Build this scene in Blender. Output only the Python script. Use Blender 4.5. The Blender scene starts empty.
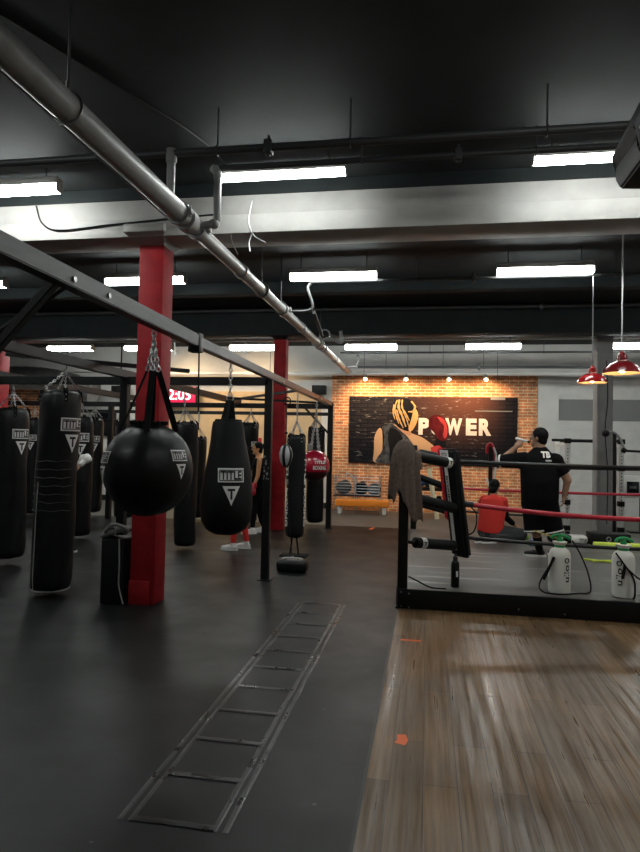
import bpy, bmesh, math, random
from mathutils import Vector as V, Matrix, Euler
random.seed(7)
PI = math.pi
sc = bpy.context.scene
COL = sc.collection

# ------------------------------------------------------------------ materials
MATS = {}
def mat(name, rgb, rough=.5, metal=0., noise=0., nscale=8., bump=0., bscale=40., spec=.5, emit=None, estr=0., coat=0., stretch=None, rvar=0.):
    if name in MATS: return MATS[name]
    m = bpy.data.materials.new(name); m.use_nodes = True
    nt = m.node_tree; b = nt.nodes['Principled BSDF']
    b.inputs['Base Color'].default_value = (*rgb, 1); b.inputs['Roughness'].default_value = rough
    b.inputs['Metallic'].default_value = metal; b.inputs['Specular IOR Level'].default_value = spec
    if coat: b.inputs['Coat Weight'].default_value = coat; b.inputs['Coat Roughness'].default_value = .2
    if emit:
        b.inputs['Emission Color'].default_value = (*emit, 1); b.inputs['Emission Strength'].default_value = estr
    tc = nt.nodes.new('ShaderNodeTexCoord'); src = tc.outputs['Object']
    if stretch:
        mp = nt.nodes.new('ShaderNodeMapping'); mp.inputs['Scale'].default_value = stretch
        nt.links.new(src, mp.inputs['Vector']); src = mp.outputs['Vector']
    if noise or rvar:
        n = nt.nodes.new('ShaderNodeTexNoise'); n.inputs['Scale'].default_value = nscale; n.inputs['Detail'].default_value = 5
        nt.links.new(src, n.inputs['Vector'])
        if noise:
            r = nt.nodes.new('ShaderNodeMapRange')
            r.inputs['From Min'].default_value = .3; r.inputs['From Max'].default_value = .7
            r.inputs['To Min'].default_value = 1 - noise; r.inputs['To Max'].default_value = 1 + noise
            nt.links.new(n.outputs['Fac'], r.inputs['Value'])
            x = nt.nodes.new('ShaderNodeMix'); x.data_type = 'RGBA'; x.blend_type = 'MULTIPLY'; x.inputs[0].default_value = 1
            x.inputs[6].default_value = (*rgb, 1); nt.links.new(r.outputs[0], x.inputs[7]); nt.links.new(x.outputs[2], b.inputs['Base Color'])
        if rvar:
            r = nt.nodes.new('ShaderNodeMapRange'); r.inputs['From Min'].default_value = .3; r.inputs['From Max'].default_value = .7
            r.inputs['To Min'].default_value = max(.05, rough - rvar); r.inputs['To Max'].default_value = rough + rvar
            nt.links.new(n.outputs['Fac'], r.inputs['Value']); nt.links.new(r.outputs[0], b.inputs['Roughness'])
    if bump:
        n2 = nt.nodes.new('ShaderNodeTexNoise'); n2.inputs['Scale'].default_value = bscale; n2.inputs['Detail'].default_value = 4
        nt.links.new(src, n2.inputs['Vector'])
        bp = nt.nodes.new('ShaderNodeBump'); bp.inputs['Strength'].default_value = bump; bp.inputs['Distance'].default_value = .02
        nt.links.new(n2.outputs['Fac'], bp.inputs['Height']); nt.links.new(bp.outputs['Normal'], b.inputs['Normal'])
    MATS[name] = m
    return m

def node(nt, t, **k):
    n = nt.nodes.new(t)
    for a, v in k.items(): setattr(n, a, v)
    return n

def mat_brick(name, c1, c2, mortar, sc_=1., rough=.8, bias=0., bw=.2, bh=.07, msize=.008, noise=.35):
    m = bpy.data.materials.new(name); m.use_nodes = True; nt = m.node_tree; b = nt.nodes['Principled BSDF']
    tc = node(nt, 'ShaderNodeTexCoord'); sp = node(nt, 'ShaderNodeSeparateXYZ'); cb = node(nt, 'ShaderNodeCombineXYZ')
    nt.links.new(tc.outputs['Object'], sp.inputs[0]); nt.links.new(sp.outputs['X'], cb.inputs['X']); nt.links.new(sp.outputs['Z'], cb.inputs['Y'])
    br = node(nt, 'ShaderNodeTexBrick')
    br.inputs['Color1'].default_value = (*c1, 1); br.inputs['Color2'].default_value = (*c2, 1); br.inputs['Mortar'].default_value = (*mortar, 1)
    br.inputs['Scale'].default_value = 1.; br.inputs['Brick Width'].default_value = bw; br.inputs['Row Height'].default_value = bh
    br.inputs['Mortar Size'].default_value = msize; br.inputs['Bias'].default_value = bias; br.inputs['Mortar Smooth'].default_value = .2
    nt.links.new(cb.outputs[0], br.inputs['Vector'])
    ns = node(nt, 'ShaderNodeTexNoise'); ns.inputs['Scale'].default_value = 5; ns.inputs['Detail'].default_value = 6; nt.links.new(cb.outputs[0], ns.inputs['Vector'])
    r = node(nt, 'ShaderNodeMapRange'); r.inputs['From Min'].default_value = .3; r.inputs['From Max'].default_value = .7
    r.inputs['To Min'].default_value = 1 - noise; r.inputs['To Max'].default_value = 1 + noise; nt.links.new(ns.outputs['Fac'], r.inputs['Value'])
    x = node(nt, 'ShaderNodeMix', data_type='RGBA', blend_type='MULTIPLY'); x.inputs[0].default_value = 1
    nt.links.new(br.outputs['Color'], x.inputs[6]); nt.links.new(r.outputs[0], x.inputs[7]); nt.links.new(x.outputs[2], b.inputs['Base Color'])
    bp = node(nt, 'ShaderNodeBump'); bp.inputs['Strength'].default_value = .6; bp.inputs['Distance'].default_value = .01; bp.invert = True
    nt.links.new(br.outputs['Fac'], bp.inputs['Height']); nt.links.new(bp.outputs['Normal'], b.inputs['Normal'])
    b.inputs['Roughness'].default_value = rough
    return m

def mat_wood_floor():
    m = bpy.data.materials.new('vinyl_plank'); m.use_nodes = True; nt = m.node_tree; b = nt.nodes['Principled BSDF']
    tc = node(nt, 'ShaderNodeTexCoord'); sp = node(nt, 'ShaderNodeSeparateXYZ'); cb = node(nt, 'ShaderNodeCombineXYZ')
    nt.links.new(tc.outputs['Object'], sp.inputs[0]); nt.links.new(sp.outputs['Y'], cb.inputs['X']); nt.links.new(sp.outputs['X'], cb.inputs['Y'])
    br = node(nt, 'ShaderNodeTexBrick'); br.offset = .37
    br.inputs['Color1'].default_value = (.18, .108, .053, 1); br.inputs['Color2'].default_value = (.1, .06, .03, 1)
    br.inputs['Mortar'].default_value = (.05, .036, .026, 1); br.inputs['Scale'].default_value = 1
    br.inputs['Brick Width'].default_value = 1.2; br.inputs['Row Height'].default_value = .165; br.inputs['Mortar Size'].default_value = .0022
    nt.links.new(cb.outputs[0], br.inputs['Vector'])
    mp = node(nt, 'ShaderNodeMapping'); mp.inputs['Scale'].default_value = (34, .9, 1); nt.links.new(tc.outputs['Object'], mp.inputs['Vector'])
    g = node(nt, 'ShaderNodeTexNoise'); g.inputs['Scale'].default_value = 1.6; g.inputs['Detail'].default_value = 8; g.inputs['Roughness'].default_value = .65
    nt.links.new(mp.outputs[0], g.inputs['Vector'])
    r = node(nt, 'ShaderNodeMapRange'); r.inputs['From Min'].default_value = .3; r.inputs['From Max'].default_value = .72
    r.inputs['To Min'].default_value = .62; r.inputs['To Max'].default_value = 1.4; nt.links.new(g.outputs['Fac'], r.inputs['Value'])
    x = node(nt, 'ShaderNodeMix', data_type='RGBA', blend_type='MULTIPLY'); x.inputs[0].default_value = 1
    nt.links.new(br.outputs['Color'], x.inputs[6]); nt.links.new(r.outputs[0], x.inputs[7])
    big = node(nt, 'ShaderNodeTexNoise'); big.inputs['Scale'].default_value = 1.3; nt.links.new(tc.outputs['Object'], big.inputs['Vector'])
    r2 = node(nt, 'ShaderNodeMapRange'); r2.inputs['From Min'].default_value = .3; r2.inputs['From Max'].default_value = .7
    r2.inputs['To Min'].default_value = .72; r2.inputs['To Max'].default_value = 1.25; nt.links.new(big.outputs['Fac'], r2.inputs['Value'])
    x2 = node(nt, 'ShaderNodeMix', data_type='RGBA', blend_type='MULTIPLY'); x2.inputs[0].default_value = 1
    nt.links.new(x.outputs[2], x2.inputs[6]); nt.links.new(r2.outputs[0], x2.inputs[7]); nt.links.new(x2.outputs[2], b.inputs['Base Color'])
    mp3 = node(nt, 'ShaderNodeMapping'); mp3.inputs['Scale'].default_value = (13, .5, 1); nt.links.new(tc.outputs['Object'], mp3.inputs['Vector'])
    g3 = node(nt, 'ShaderNodeTexNoise'); g3.inputs['Scale'].default_value = 1.5; g3.inputs['Detail'].default_value = 6; g3.inputs['Roughness'].default_value = .6; nt.links.new(mp3.outputs[0], g3.inputs['Vector'])
    sm = node(nt, 'ShaderNodeMapRange'); sm.inputs['From Min'].default_value = .35; sm.inputs['From Max'].default_value = .62; sm.inputs['To Min'].default_value = .12; sm.inputs['To Max'].default_value = .52
    nt.links.new(g3.outputs['Fac'], sm.inputs['Value']); nt.links.new(sm.outputs[0], b.inputs['Specular IOR Level'])
    rr = node(nt, 'ShaderNodeMapRange'); rr.inputs['From Min'].default_value = .35; rr.inputs['From Max'].default_value = .65
    rr.inputs['To Min'].default_value = .48; rr.inputs['To Max'].default_value = .27; nt.links.new(g3.outputs['Fac'], rr.inputs['Value'])
    nt.links.new(rr.outputs[0], b.inputs['Roughness'])
    bp = node(nt, 'ShaderNodeBump'); bp.inputs['Strength'].default_value = .35; bp.inputs['Distance'].default_value = .004
    nt.links.new(g.outputs['Fac'], bp.inputs['Height']); nt.links.new(bp.outputs['Normal'], b.inputs['Normal'])
    return m

def mat_mat_floor():
    m = bpy.data.materials.new('rubber_mat'); m.use_nodes = True; nt = m.node_tree; b = nt.nodes['Principled BSDF']
    tc = node(nt, 'ShaderNodeTexCoord')
    br = node(nt, 'ShaderNodeTexBrick'); br.offset = 0
    br.inputs['Color1'].default_value = (.0068, .0078, .0077, 1); br.inputs['Color2'].default_value = (.0046, .0054, .0053, 1)
    br.inputs['Mortar'].default_value = (.008, .008, .008, 1); br.inputs['Scale'].default_value = 1
    br.inputs['Brick Width'].default_value = 1.22; br.inputs['Row Height'].default_value = 1.22; br.inputs['Mortar Size'].default_value = .004
    nt.links.new(tc.outputs['Object'], br.inputs['Vector'])
    n1 = node(nt, 'ShaderNodeTexNoise'); n1.inputs['Scale'].default_value = 1.7; n1.inputs['Detail'].default_value = 7; n1.inputs['Roughness'].default_value = .6
    nt.links.new(tc.outputs['Object'], n1.inputs['Vector'])
    r = node(nt, 'ShaderNodeMapRange'); r.inputs['From Min'].default_value = .3; r.inputs['From Max'].default_value = .7
    r.inputs['To Min'].default_value = .7; r.inputs['To Max'].default_value = 1.35; nt.links.new(n1.outputs['Fac'], r.inputs['Value'])
    x = node(nt, 'ShaderNodeMix', data_type='RGBA', blend_type='MULTIPLY'); x.inputs[0].default_value = 1
    nt.links.new(br.outputs['Color'], x.inputs[6]); nt.links.new(r.outputs[0], x.inputs[7])
    # scattered white specks and scuffs
    vo = node(nt, 'ShaderNodeTexVoronoi'); vo.inputs['Scale'].default_value = 3.2; nt.links.new(tc.outputs['Object'], vo.inputs['Vector'])
    lt = node(nt, 'ShaderNodeMath', operation='LESS_THAN'); lt.inputs[1].default_value = .035; nt.links.new(vo.outputs['Distance'], lt.inputs[0])
    m2 = node(nt, 'ShaderNodeMath', operation='MULTIPLY'); m2.inputs[1].default_value = .5; nt.links.new(lt.outputs[0], m2.inputs[0])
    x2 = node(nt, 'ShaderNodeMix', data_type='RGBA'); x2.inputs[7].default_value = (.08, .08, .08, 1)
    nt.links.new(m2.outputs[0], x2.inputs[0]); nt.links.new(x.outputs[2], x2.inputs[6]); nt.links.new(x2.outputs[2], b.inputs['Base Color'])
    rr = node(nt, 'ShaderNodeMapRange'); rr.inputs['From Min'].default_value = .3; rr.inputs['From Max'].default_value = .7
    rr.inputs['To Min'].default_value = .5; rr.inputs['To Max'].default_value = .38; nt.links.new(n1.outputs['Fac'], rr.inputs['Value'])
    nt.links.new(rr.outputs[0], b.inputs['Roughness']); b.inputs['Specular IOR Level'].default_value = .22
    n3 = node(nt, 'ShaderNodeTexNoise'); n3.inputs['Scale'].default_value = 220; nt.links.new(tc.outputs['Object'], n3.inputs['Vector'])
    bp = node(nt, 'ShaderNodeBump'); bp.inputs['Strength'].default_value = .2; bp.inputs['Distance'].default_value = .003
    nt.links.new(n3.outputs['Fac'], bp.inputs['Height']); nt.links.new(bp.outputs['Normal'], b.inputs['Normal'])
    return m

def mat_mural():
    m = bpy.data.materials.new('mural_print'); m.use_nodes = True; nt = m.node_tree; b = nt.nodes['Principled BSDF']
    tc = node(nt, 'ShaderNodeTexCoord'); sp = node(nt, 'ShaderNodeSeparateXYZ'); cb = node(nt, 'ShaderNodeCombineXYZ')
    nt.links.new(tc.outputs['Object'], sp.inputs[0]); nt.links.new(sp.outputs['X'], cb.inputs['X']); nt.links.new(sp.outputs['Z'], cb.inputs['Y'])
    br = node(nt, 'ShaderNodeTexBrick')
    br.inputs['Scale'].default_value = 1; br.inputs['Brick Width'].default_value = .34; br.inputs['Row Height'].default_value = .1; br.inputs['Mortar Size'].default_value = .009
    br.inputs['Color1'].default_value = (.012, .012, .016, 1); br.inputs['Color2'].default_value = (.022, .018, .02, 1); br.inputs['Mortar'].default_value = (.0045, .0045, .007, 1)
    nt.links.new(cb.outputs[0], br.inputs['Vector'])
    # reddish warmth in the print's middle (part of the printed picture)
    gx = node(nt, 'ShaderNodeMapRange'); gx.inputs['From Min'].default_value = -.9; gx.inputs['From Max'].default_value = .6; nt.links.new(sp.outputs['X'], gx.inputs['Value'])
    gx2 = node(nt, 'ShaderNodeMapRange'); gx2.inputs['From Min'].default_value = 1.9; gx2.inputs['From Max'].default_value = 1.2; nt.links.new(sp.outputs['X'], gx2.inputs['Value'])
    gz = node(nt, 'ShaderNodeMapRange'); gz.inputs['From Min'].default_value = .3; gz.inputs['From Max'].default_value = 1.1; nt.links.new(sp.outputs['Z'], gz.inputs['Value'])
    a = node(nt, 'ShaderNodeMath', operation='MULTIPLY'); nt.links.new(gx.outputs[0], a.inputs[0]); nt.links.new(gx2.outputs[0], a.inputs[1])
    a2 = node(nt, 'ShaderNodeMath', operation='MULTIPLY'); nt.links.new(a.outputs[0], a2.inputs[0]); nt.links.new(gz.outputs[0], a2.inputs[1])
    red = node(nt, 'ShaderNodeMix', data_type='RGBA'); red.inputs[7].default_value = (.075, .03, .022, 1)
    nt.links.new(a2.outputs[0], red.inputs[0]); nt.links.new(br.outputs['Color'], red.inputs[6])
    # pale flakes along the mortar lines
    mp = node(nt, 'ShaderNodeMapping'); mp.inputs['Scale'].default_value = (3.5, 16, 1); nt.links.new(cb.outputs[0], mp.inputs['Vector'])
    ns = node(nt, 'ShaderNodeTexNoise'); ns.inputs['Scale'].default_value = 1.4; ns.inputs['Detail'].default_value = 6; nt.links.new(mp.outputs[0], ns.inputs['Vector'])
    th = node(nt, 'ShaderNodeMapRange'); th.inputs['From Min'].default_value = .61; th.inputs['From Max'].default_value = .68; nt.links.new(ns.outputs['Fac'], th.inputs['Value'])
    fade = node(nt, 'ShaderNodeMapRange'); fade.inputs['From Min'].default_value = 1.5; fade.inputs['From Max'].default_value = 1.1; nt.links.new(sp.outputs['X'], fade.inputs['Value'])
    fm = node(nt, 'ShaderNodeMath', operation='MULTIPLY'); nt.links.new(th.outputs[0], fm.inputs[0]); nt.links.new(fade.outputs[0], fm.inputs[1])
    fm2 = node(nt, 'ShaderNodeMath', operation='MULTIPLY'); fm2.inputs[1].default_value = .55; nt.links.new(fm.outputs[0], fm2.inputs[0])
    x2 = node(nt, 'ShaderNodeMix', data_type='RGBA'); x2.inputs[7].default_value = (.3, .28, .26, 1)
    nt.links.new(fm2.outputs[0], x2.inputs[0]); nt.links.new(red.outputs[2], x2.inputs[6]); nt.links.new(x2.outputs[2], b.inputs['Base Color'])
    b.inputs['Roughness'].default_value = .85; b.inputs['Specular IOR Level'].default_value = .08
    return m

def mat_canvas():
    m = bpy.data.materials.new('ring_canvas'); m.use_nodes = True; nt = m.node_tree; b = nt.nodes['Principled BSDF']
    tc = node(nt, 'ShaderNodeTexCoord')
    n1 = node(nt, 'ShaderNodeTexNoise'); n1.inputs['Scale'].default_value = 1.2; n1.inputs['Detail'].default_value = 6; nt.links.new(tc.outputs['Object'], n1.inputs['Vector'])
    cr = node(nt, 'ShaderNodeMapRange'); cr.inputs['From Min'].default_value = .3; cr.inputs['From Max'].default_value = .7
    cr.inputs['To Min'].default_value = .05; cr.inputs['To Max'].default_value = .12; nt.links.new(n1.outputs['Fac'], cr.inputs['Value'])
    cc = node(nt, 'ShaderNodeCombineColor'); 
    nt.links.new(cr.outputs[0], cc.inputs[0])
    for i, q in ((1, .95), (2, .87)):
        mm = node(nt, 'ShaderNodeMath', operation='MULTIPLY'); mm.inputs[1].default_value = q; nt.links.new(cr.outputs[0], mm.inputs[0]); nt.links.new(mm.outputs[0], cc.inputs[i])
    mp = node(nt, 'ShaderNodeMapping'); mp.inputs['Rotation'].default_value = (0, 0, 1.0); mp.inputs['Scale'].default_value = (1, 9, 1); nt.links.new(tc.outputs['Object'], mp.inputs['Vector'])
    ns = node(nt, 'ShaderNodeTexNoise'); ns.inputs['Scale'].default_value = .9; ns.inputs['Detail'].default_value = 4; nt.links.new(mp.outputs[0], ns.inputs['Vector'])
    th = node(nt, 'ShaderNodeMapRange'); th.inputs['From Min'].default_value = .6; th.inputs['From Max'].default_value = .68; th.inputs['To Max'].default_value = .7; nt.links.new(ns.outputs['Fac'], th.inputs['Value'])
    x2 = node(nt, 'ShaderNodeMix', data_type='RGBA'); x2.inputs[7].default_value = (.3, .29, .27, 1)
    nt.links.new(th.outputs[0], x2.inputs[0]); nt.links.new(cc.outputs[0], x2.inputs[6]); nt.links.new(x2.outputs[2], b.inputs['Base Color'])
    b.inputs['Roughness'].default_value = .5
    return m

M = {}
M['vinyl'] = mat('black_vinyl', (.0055, .006, .0066), .42, bump=.22, bscale=9, noise=.25, nscale=6, spec=.3)
M['vinyl2'] = mat('black_matte_vinyl', (.005, .0054, .0058), .55, bump=.12, bscale=8, spec=.25)
M['web'] = mat('black_webbing', (.006, .006, .0065), .8, spec=.2)
M['steel'] = mat('black_powder_steel', (.0055, .006, .0065), .42, noise=.3, nscale=12, spec=.3)
M['steel2'] = mat('worn_black_steel', (.03, .031, .032), .42, noise=.35, nscale=14, stretch=(4, .5, 4))
M['chain'] = mat('zinc_chain', (.42, .42, .42), .35, 1.)
M['pipe'] = mat('grey_painted_pipe', (.3, .3, .295), .42, noise=.2, nscale=5, spec=.5)
M['dpipe'] = mat('dark_painted_pipe', (.045, .048, .048), .5)
M['red'] = mat('red_column_paint', (.3, .012, .017), .6, spec=.2, noise=.18, nscale=7, bump=.1, bscale=14)
M['white_paint'] = mat('white_beam_paint', (.33, .32, .305), .6, noise=.14, nscale=3, bump=.1, bscale=20)
M['dark_paint'] = mat('dark_ceiling_paint', (.026, .0295, .03), .75, noise=.18, nscale=2.2, bump=.06, bscale=5, spec=.2)
M['dark_beam'] = mat('dark_beam_paint', (.012, .0158, .0165), .7, noise=.2, nscale=4, spec=.2)
M['grey_wall'] = mat('grey_wall_paint', (.6, .59, .565), .75, noise=.07, nscale=2)
M['grey_stripe'] = mat('grey_band', (.2, .2, .195), .75)
M['beige'] = mat('warm_lit_wall_tone', (.62, .44, .25), .75, noise=.06)  # warm lamp light put into the wall colour
M['grey_col'] = mat('grey_column_paint', (.28, .28, .275), .6, noise=.12, nscale=4)
M['white'] = mat('white_plastic', (.72, .71, .68), .4)
M['logo_white'] = mat('white_print', (.8, .79, .76), .5)
M['ink'] = mat('black_print', (.008, .008, .009), .5)
M['lens'] = mat('lit_lens', (.9, .9, .9), .4, emit=(.95, 1., .97), estr=38.)
M['housing'] = mat('white_housing', (.5, .49, .46), .45)
M['redlamp'] = mat('red_enamel', (.42, .012, .016), .25, coat=.6)
M['track'] = mat('lit_halogen', (1, .9, .7), .4, emit=(1., .72, .42), estr=25.)
M['lampin'] = mat('cream_enamel', (.85, .75, .55), .4)
M['bulb'] = mat('lit_bulb', (1, .9, .7), .4, emit=(1., .62, .28), estr=30.)
M['orange'] = mat('orange_vinyl', (.9, .26, .02), .45)
M['tape'] = mat('orange_tape', (.8, .13, .02), .5)
M['gloss_tape'] = mat('glossy_black_tape', (.008, .0085, .009), .34, bump=.03, bscale=14, rvar=.14, nscale=5, spec=.5)
M['skin'] = mat('light_brown_skin', (.36, .2, .125), .5)
M['skin2'] = mat('tan_skin', (.62, .29, .13), .5)
M['hair'] = mat('black_hair', (.004, .0036, .0036), .6, bump=.4, bscale=60, spec=.15)
M['blackcloth'] = mat('black_cotton', (.005, .005, .0056), .9, bump=.3, bscale=12, spec=.1)
M['greycloth'] = mat('charcoal_cotton', (.035, .038, .04), .9, bump=.25, bscale=14)
M['redcloth'] = mat('red_cotton', (.68, .035, .025), .85, bump=.25, bscale=14)
M['towelcloth'] = mat('brown_grey_towel', (.15, .108, .088), .95, noise=.2, nscale=30, bump=.4, bscale=120)
M['redrope'] = mat('red_rope_cover', (.5, .018, .04), .4)
M['blackrope'] = mat('black_rope_cover', (.01, .011, .012), .4)
M['redpad'] = mat('red_pad_vinyl', (.42, .012, .025), .35)
M['greyplastic'] = mat('grey_strap', (.3, .3, .29), .6)
M['jug'] = mat('translucent_white_jug', (.78, .77, .72), .4)
M['green'] = mat('green_plastic', (.02, .33, .1), .35)
M['yellow'] = mat('yellow_green_foam', (.65, .8, .07), .5)
M['blue'] = mat('blue_rubber', (.06, .13, .32), .4)
M['duct'] = mat('galvanised_duct', (.36, .36, .35), .38, .9, noise=.25, nscale=3)
M['led'] = mat('red_led_face', (.2, .0, .02), .4, emit=(1., .02, .1), estr=.62)
M['ledd'] = mat('lit_digits', (1, 1, 1), .4, emit=(1., .9, .92), estr=1.3)
M['eye'] = mat('eye_white', (.7, .7, .68), .2)
M['lip'] = mat('lip_skin', (.3, .1, .08), .5)
M['muralskin'] = mat('mural_skin_tone', (.5, .3, .17), .85, spec=.08)
M['muralhair'] = mat('mural_blond', (.4, .25, .105), .85, spec=.08)
M['muraldark'] = mat('mural_dark', (.008, .008, .01), .85, spec=.08)
M['muraltank'] = mat('mural_grey_top', (.045, .048, .054), .85, spec=.08, noise=.8, nscale=7)
M['muraltext'] = mat('mural_text', (.74, .6, .52), .6)
M['muralred'] = mat('mural_red_glove', (.085, .008, .011), .85, spec=.08, noise=.5, nscale=6)
M['concrete'] = mat('wall_reflection_tone', (.1, .093, .08), .45, noise=.15, nscale=3)  # lit wall's reflection put into the floor colour
M['brick'] = mat_brick('orange_brick', (.66, .25, .085), (.42, .13, .045), (.7, .56, .38), bias=-.1, bw=.215, bh=.075, msize=.009)
M['block'] = mat_brick('painted_block', (.62, .61, .585), (.6, .59, .565), (.56, .555, .53), bw=2.4, bh=.42, msize=.005, noise=.06)
M['wood'] = mat_wood_floor(); M['floor'] = mat_mat_floor(); M['mural'] = mat_mural(); M['canvas'] = mat_canvas()
M['glass'] = mat('picture_glass', (.01, .01, .012), .1)
M['silver'] = mat('silver_vinyl', (.4, .4, .41), .35)
M['redball'] = mat('red_gloss_vinyl', (.36, .008, .03), .22, coat=.5)
M['maroon'] = mat('black_red_vinyl', (.05, .006, .01), .35)

# ------------------------------------------------------------------ mesh helpers
def nb(): return bmesh.new()
def box(bm, x0, x1, y0, y1, z0, z1, bev=0., seg=2, rot=None, pivot=None):
    t = bmesh.new(); bmesh.ops.create_cube(t, size=1.)
    bmesh.ops.scale(t, vec=(x1 - x0, y1 - y0, z1 - z0), verts=t.verts)
    if bev: bmesh.ops.bevel(t, geom=t.edges[:], offset=bev, segments=seg, affect='EDGES', profile=.5)
    c = V(((x0 + x1) / 2, (y0 + y1) / 2, (z0 + z1) / 2))
    if rot is not None:
        bmesh.ops.transform(t, matrix=rot.to_4x4() if len(rot) == 3 else rot, verts=t.verts)
    bmesh.ops.translate(t, vec=c, verts=t.verts)
    merge(bm, t)
def merge(bm, t):
    me = bpy.data.meshes.new('tmp'); t.to_mesh(me); t.free(); bm.from_mesh(me); bpy.data.meshes.remove(me)
def frame_axes(d):
    d = d.normalized(); a = V((0, 0, 1)) if abs(d.z) < .9 else V((1, 0, 0))
    u = d.cross(a).normalized(); w = u.cross(d).normalized()
    return u, w
def beam(bm, p0, p1, w, h, bev=.006, up=None):
    """a square section bar between two points (w sideways, h vertical)"""
    p0, p1 = V(p0), V(p1); d = (p1 - p0); L = d.length; d.normalize()
    a = V((0, 0, 1)) if abs(d.z) < .95 else V((0, 1, 0))
    u = d.cross(a).normalized(); v = u.cross(d).normalized()
    t = bmesh.new(); bmesh.ops.create_cube(t, size=1.)
    bmesh.ops.scale(t, vec=(w, L, h), verts=t.verts)
    if bev: bmesh.ops.bevel(t, geom=t.edges[:], offset=bev, segments=2, affect='EDGES')
    m = Matrix((u, d, v)).transposed().to_4x4(); m.translation = (p0 + p1) / 2
    bmesh.ops.transform(t, matrix=m, verts=t.verts); merge(bm, t)
def ring_pts(c, u, w, r, n, sq=None): return [c + (u * math.cos(2 * PI * i / n) + w * math.sin(2 * PI * i / n)) * r for i in range(n)]
def tube(bm, pts, r, n=10, closed=False, rs=None, caps=True):
    pts = [V(p) for p in pts]; N = len(pts); rings = []
    prev = None
    for i, p in enumerate(pts):
        if closed: d = pts[(i + 1) % N] - pts[i - 1]
        else: d = pts[min(i + 1, N - 1)] - pts[max(i - 1, 0)]
        d.normalize()
        if prev is None: u, w = frame_axes(d)
        else:
            u = prev - d * prev.dot(d)
            if u.length < 1e-4: u, w = frame_axes(d)
            u.normalize(); w = u.cross(d).normalized()
        prev = u
        rr = rs[i] if rs else r
        rings.append([bm.verts.new(q) for q in ring_pts(p, u, w, rr, n)])
    for i in range(N if closed else N - 1):
        a, b = rings[i], rings[(i + 1) % N]
        for k in range(n): bm.faces.new((a[k], a[(k + 1) % n], b[(k + 1) % n], b[k]))
    if not closed and caps:
        bm.faces.new(rings[0][::-1]); bm.faces.new(rings[-1])
def cyl(bm, p0, p1, r0, r1=None, n=16): tube(bm, [p0, p1], r0, n, rs=[r0, r0 if r1 is None else r1])
def lathe(bm, prof, c=(0, 0, 0), n=32, axis=None, warp=None):
    """prof: list of (r, z) from bottom to top, r=0 ends allowed"""
    c = V(c); rows = []
    for r, z in prof:
        if r < 1e-6: rows.append([bm.verts.new((c.x, c.y, c.z + z))])
        else:
            row = []
            for i in range(n):
                a = 2 * PI * i / n; p = V((c.x + r * math.cos(a), c.y + r * math.sin(a), c.z + z))
                if warp: p = warp(p, a)
                row.append(bm.verts.new(p))
            rows.append(row)
    for a, b in zip(rows, rows[1:]):
        for i in range(n):
            j = (i + 1) % n
            if len(a) == 1 and len(b) == 1: continue
            if len(a) == 1: bm.faces.new((a[0], b[j], b[i]))
            elif len(b) == 1: bm.faces.new((a[i], a[j], b[0]))
            else: bm.faces.new((a[i], a[j], b[j], b[i]))
    if len(rows[0]) > 1: bm.faces.new(rows[0][::-1])
    if len(rows[-1]) > 1: bm.faces.new(rows[-1])
def ball(bm, c, r, sub=3, sc_=(1, 1, 1), rot=None):
    t = bmesh.new(); bmesh.ops.create_icosphere(t, subdivisions=sub, radius=r)
    bmesh.ops.scale(t, vec=sc_, verts=t.verts)
    if rot is not None: bmesh.ops.transform(t, matrix=rot.to_4x4(), verts=t.verts)
    bmesh.ops.translate(t, vec=V(c), verts=t.verts); merge(bm, t)
def torus(bm, c, R, r, u, w, n=16, m=8, sv=1.):
    c = V(c); tube(bm, [c + V(u) * R * math.cos(2 * PI * i / n) + V(w) * R * sv * math.sin(2 * PI * i / n) for i in range(n)], r, m, closed=True)
def chain(bm, p0, p1, L=.05, r=.0055):
    p0, p1 = V(p0), V(p1); d = p1 - p0; n = max(1, round(d.length / (L * .78))); d.normalize()
    u, w = frame_axes(d)
    for i in range(n):
        c = p0.lerp(p1, (i + .5) / n); s = u if i % 2 else w
        torus(bm, c, L * .32, r, s, d, 10, 5, sv=1.55)
def hang_curve(p0, p1, sag, n=12):
    p0, p1 = V(p0), V(p1)
    return [p0.lerp(p1, t) - V((0, 0, sag * 4 * t * (1 - t))) for t in [i / n for i in range(n + 1)]]
def bez(pts, n=8):
    """Catmull-Rom through the points"""
    P = [V(p) for p in pts]; P = [P[0] * 2 - P[1]] + P + [P[-1] * 2 - P[-2]]; out = []
    for i in range(1, len(P) - 2):
        a, b, c, d = P[i - 1:i + 3]
        for k in range(n):
            t = k / n
            out.append(.5 * ((2 * b) + (c - a) * t + (2 * a - 5 * b + 4 * c - d) * t * t + (3 * b - a - 3 * c + d) * t ** 3))
    out.append(P[-2]); return out

def origin_of(o):
    t = V((0, 0, 0))
    while o is not None: t += o.location; o = o.parent
    return t
def finish(me, angle=38):
    for p in me.polygons: p.use_smooth = True
    try: me.set_sharp_from_angle(angle=math.radians(angle))
    except Exception: pass
def obj(name, bm, m, parent=None, loc=None, angle=38, recalc=True):
    """link one mesh; shapes are given in world coordinates (for a rotation-free parent chain)"""
    if recalc: bmesh.ops.recalc_face_normals(bm, faces=bm.faces)
    off = origin_of(parent) if parent else V(loc or (0, 0, 0))
    bmesh.ops.translate(bm, vec=-off, verts=bm.verts)
    me = bpy.data.meshes.new(name); bm.to_mesh(me); bm.free(); finish(me, angle)
    me.materials.append(m)
    o = bpy.data.objects.new(name, me); COL.objects.link(o)
    if parent: o.parent = parent
    else: o.location = off
    return o
def tag(o, label, cat, group=None, kind=None):
    o['label'] = label; o['category'] = cat
    if group: o['group'] = group
    if kind: o['kind'] = kind
    return o
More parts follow.
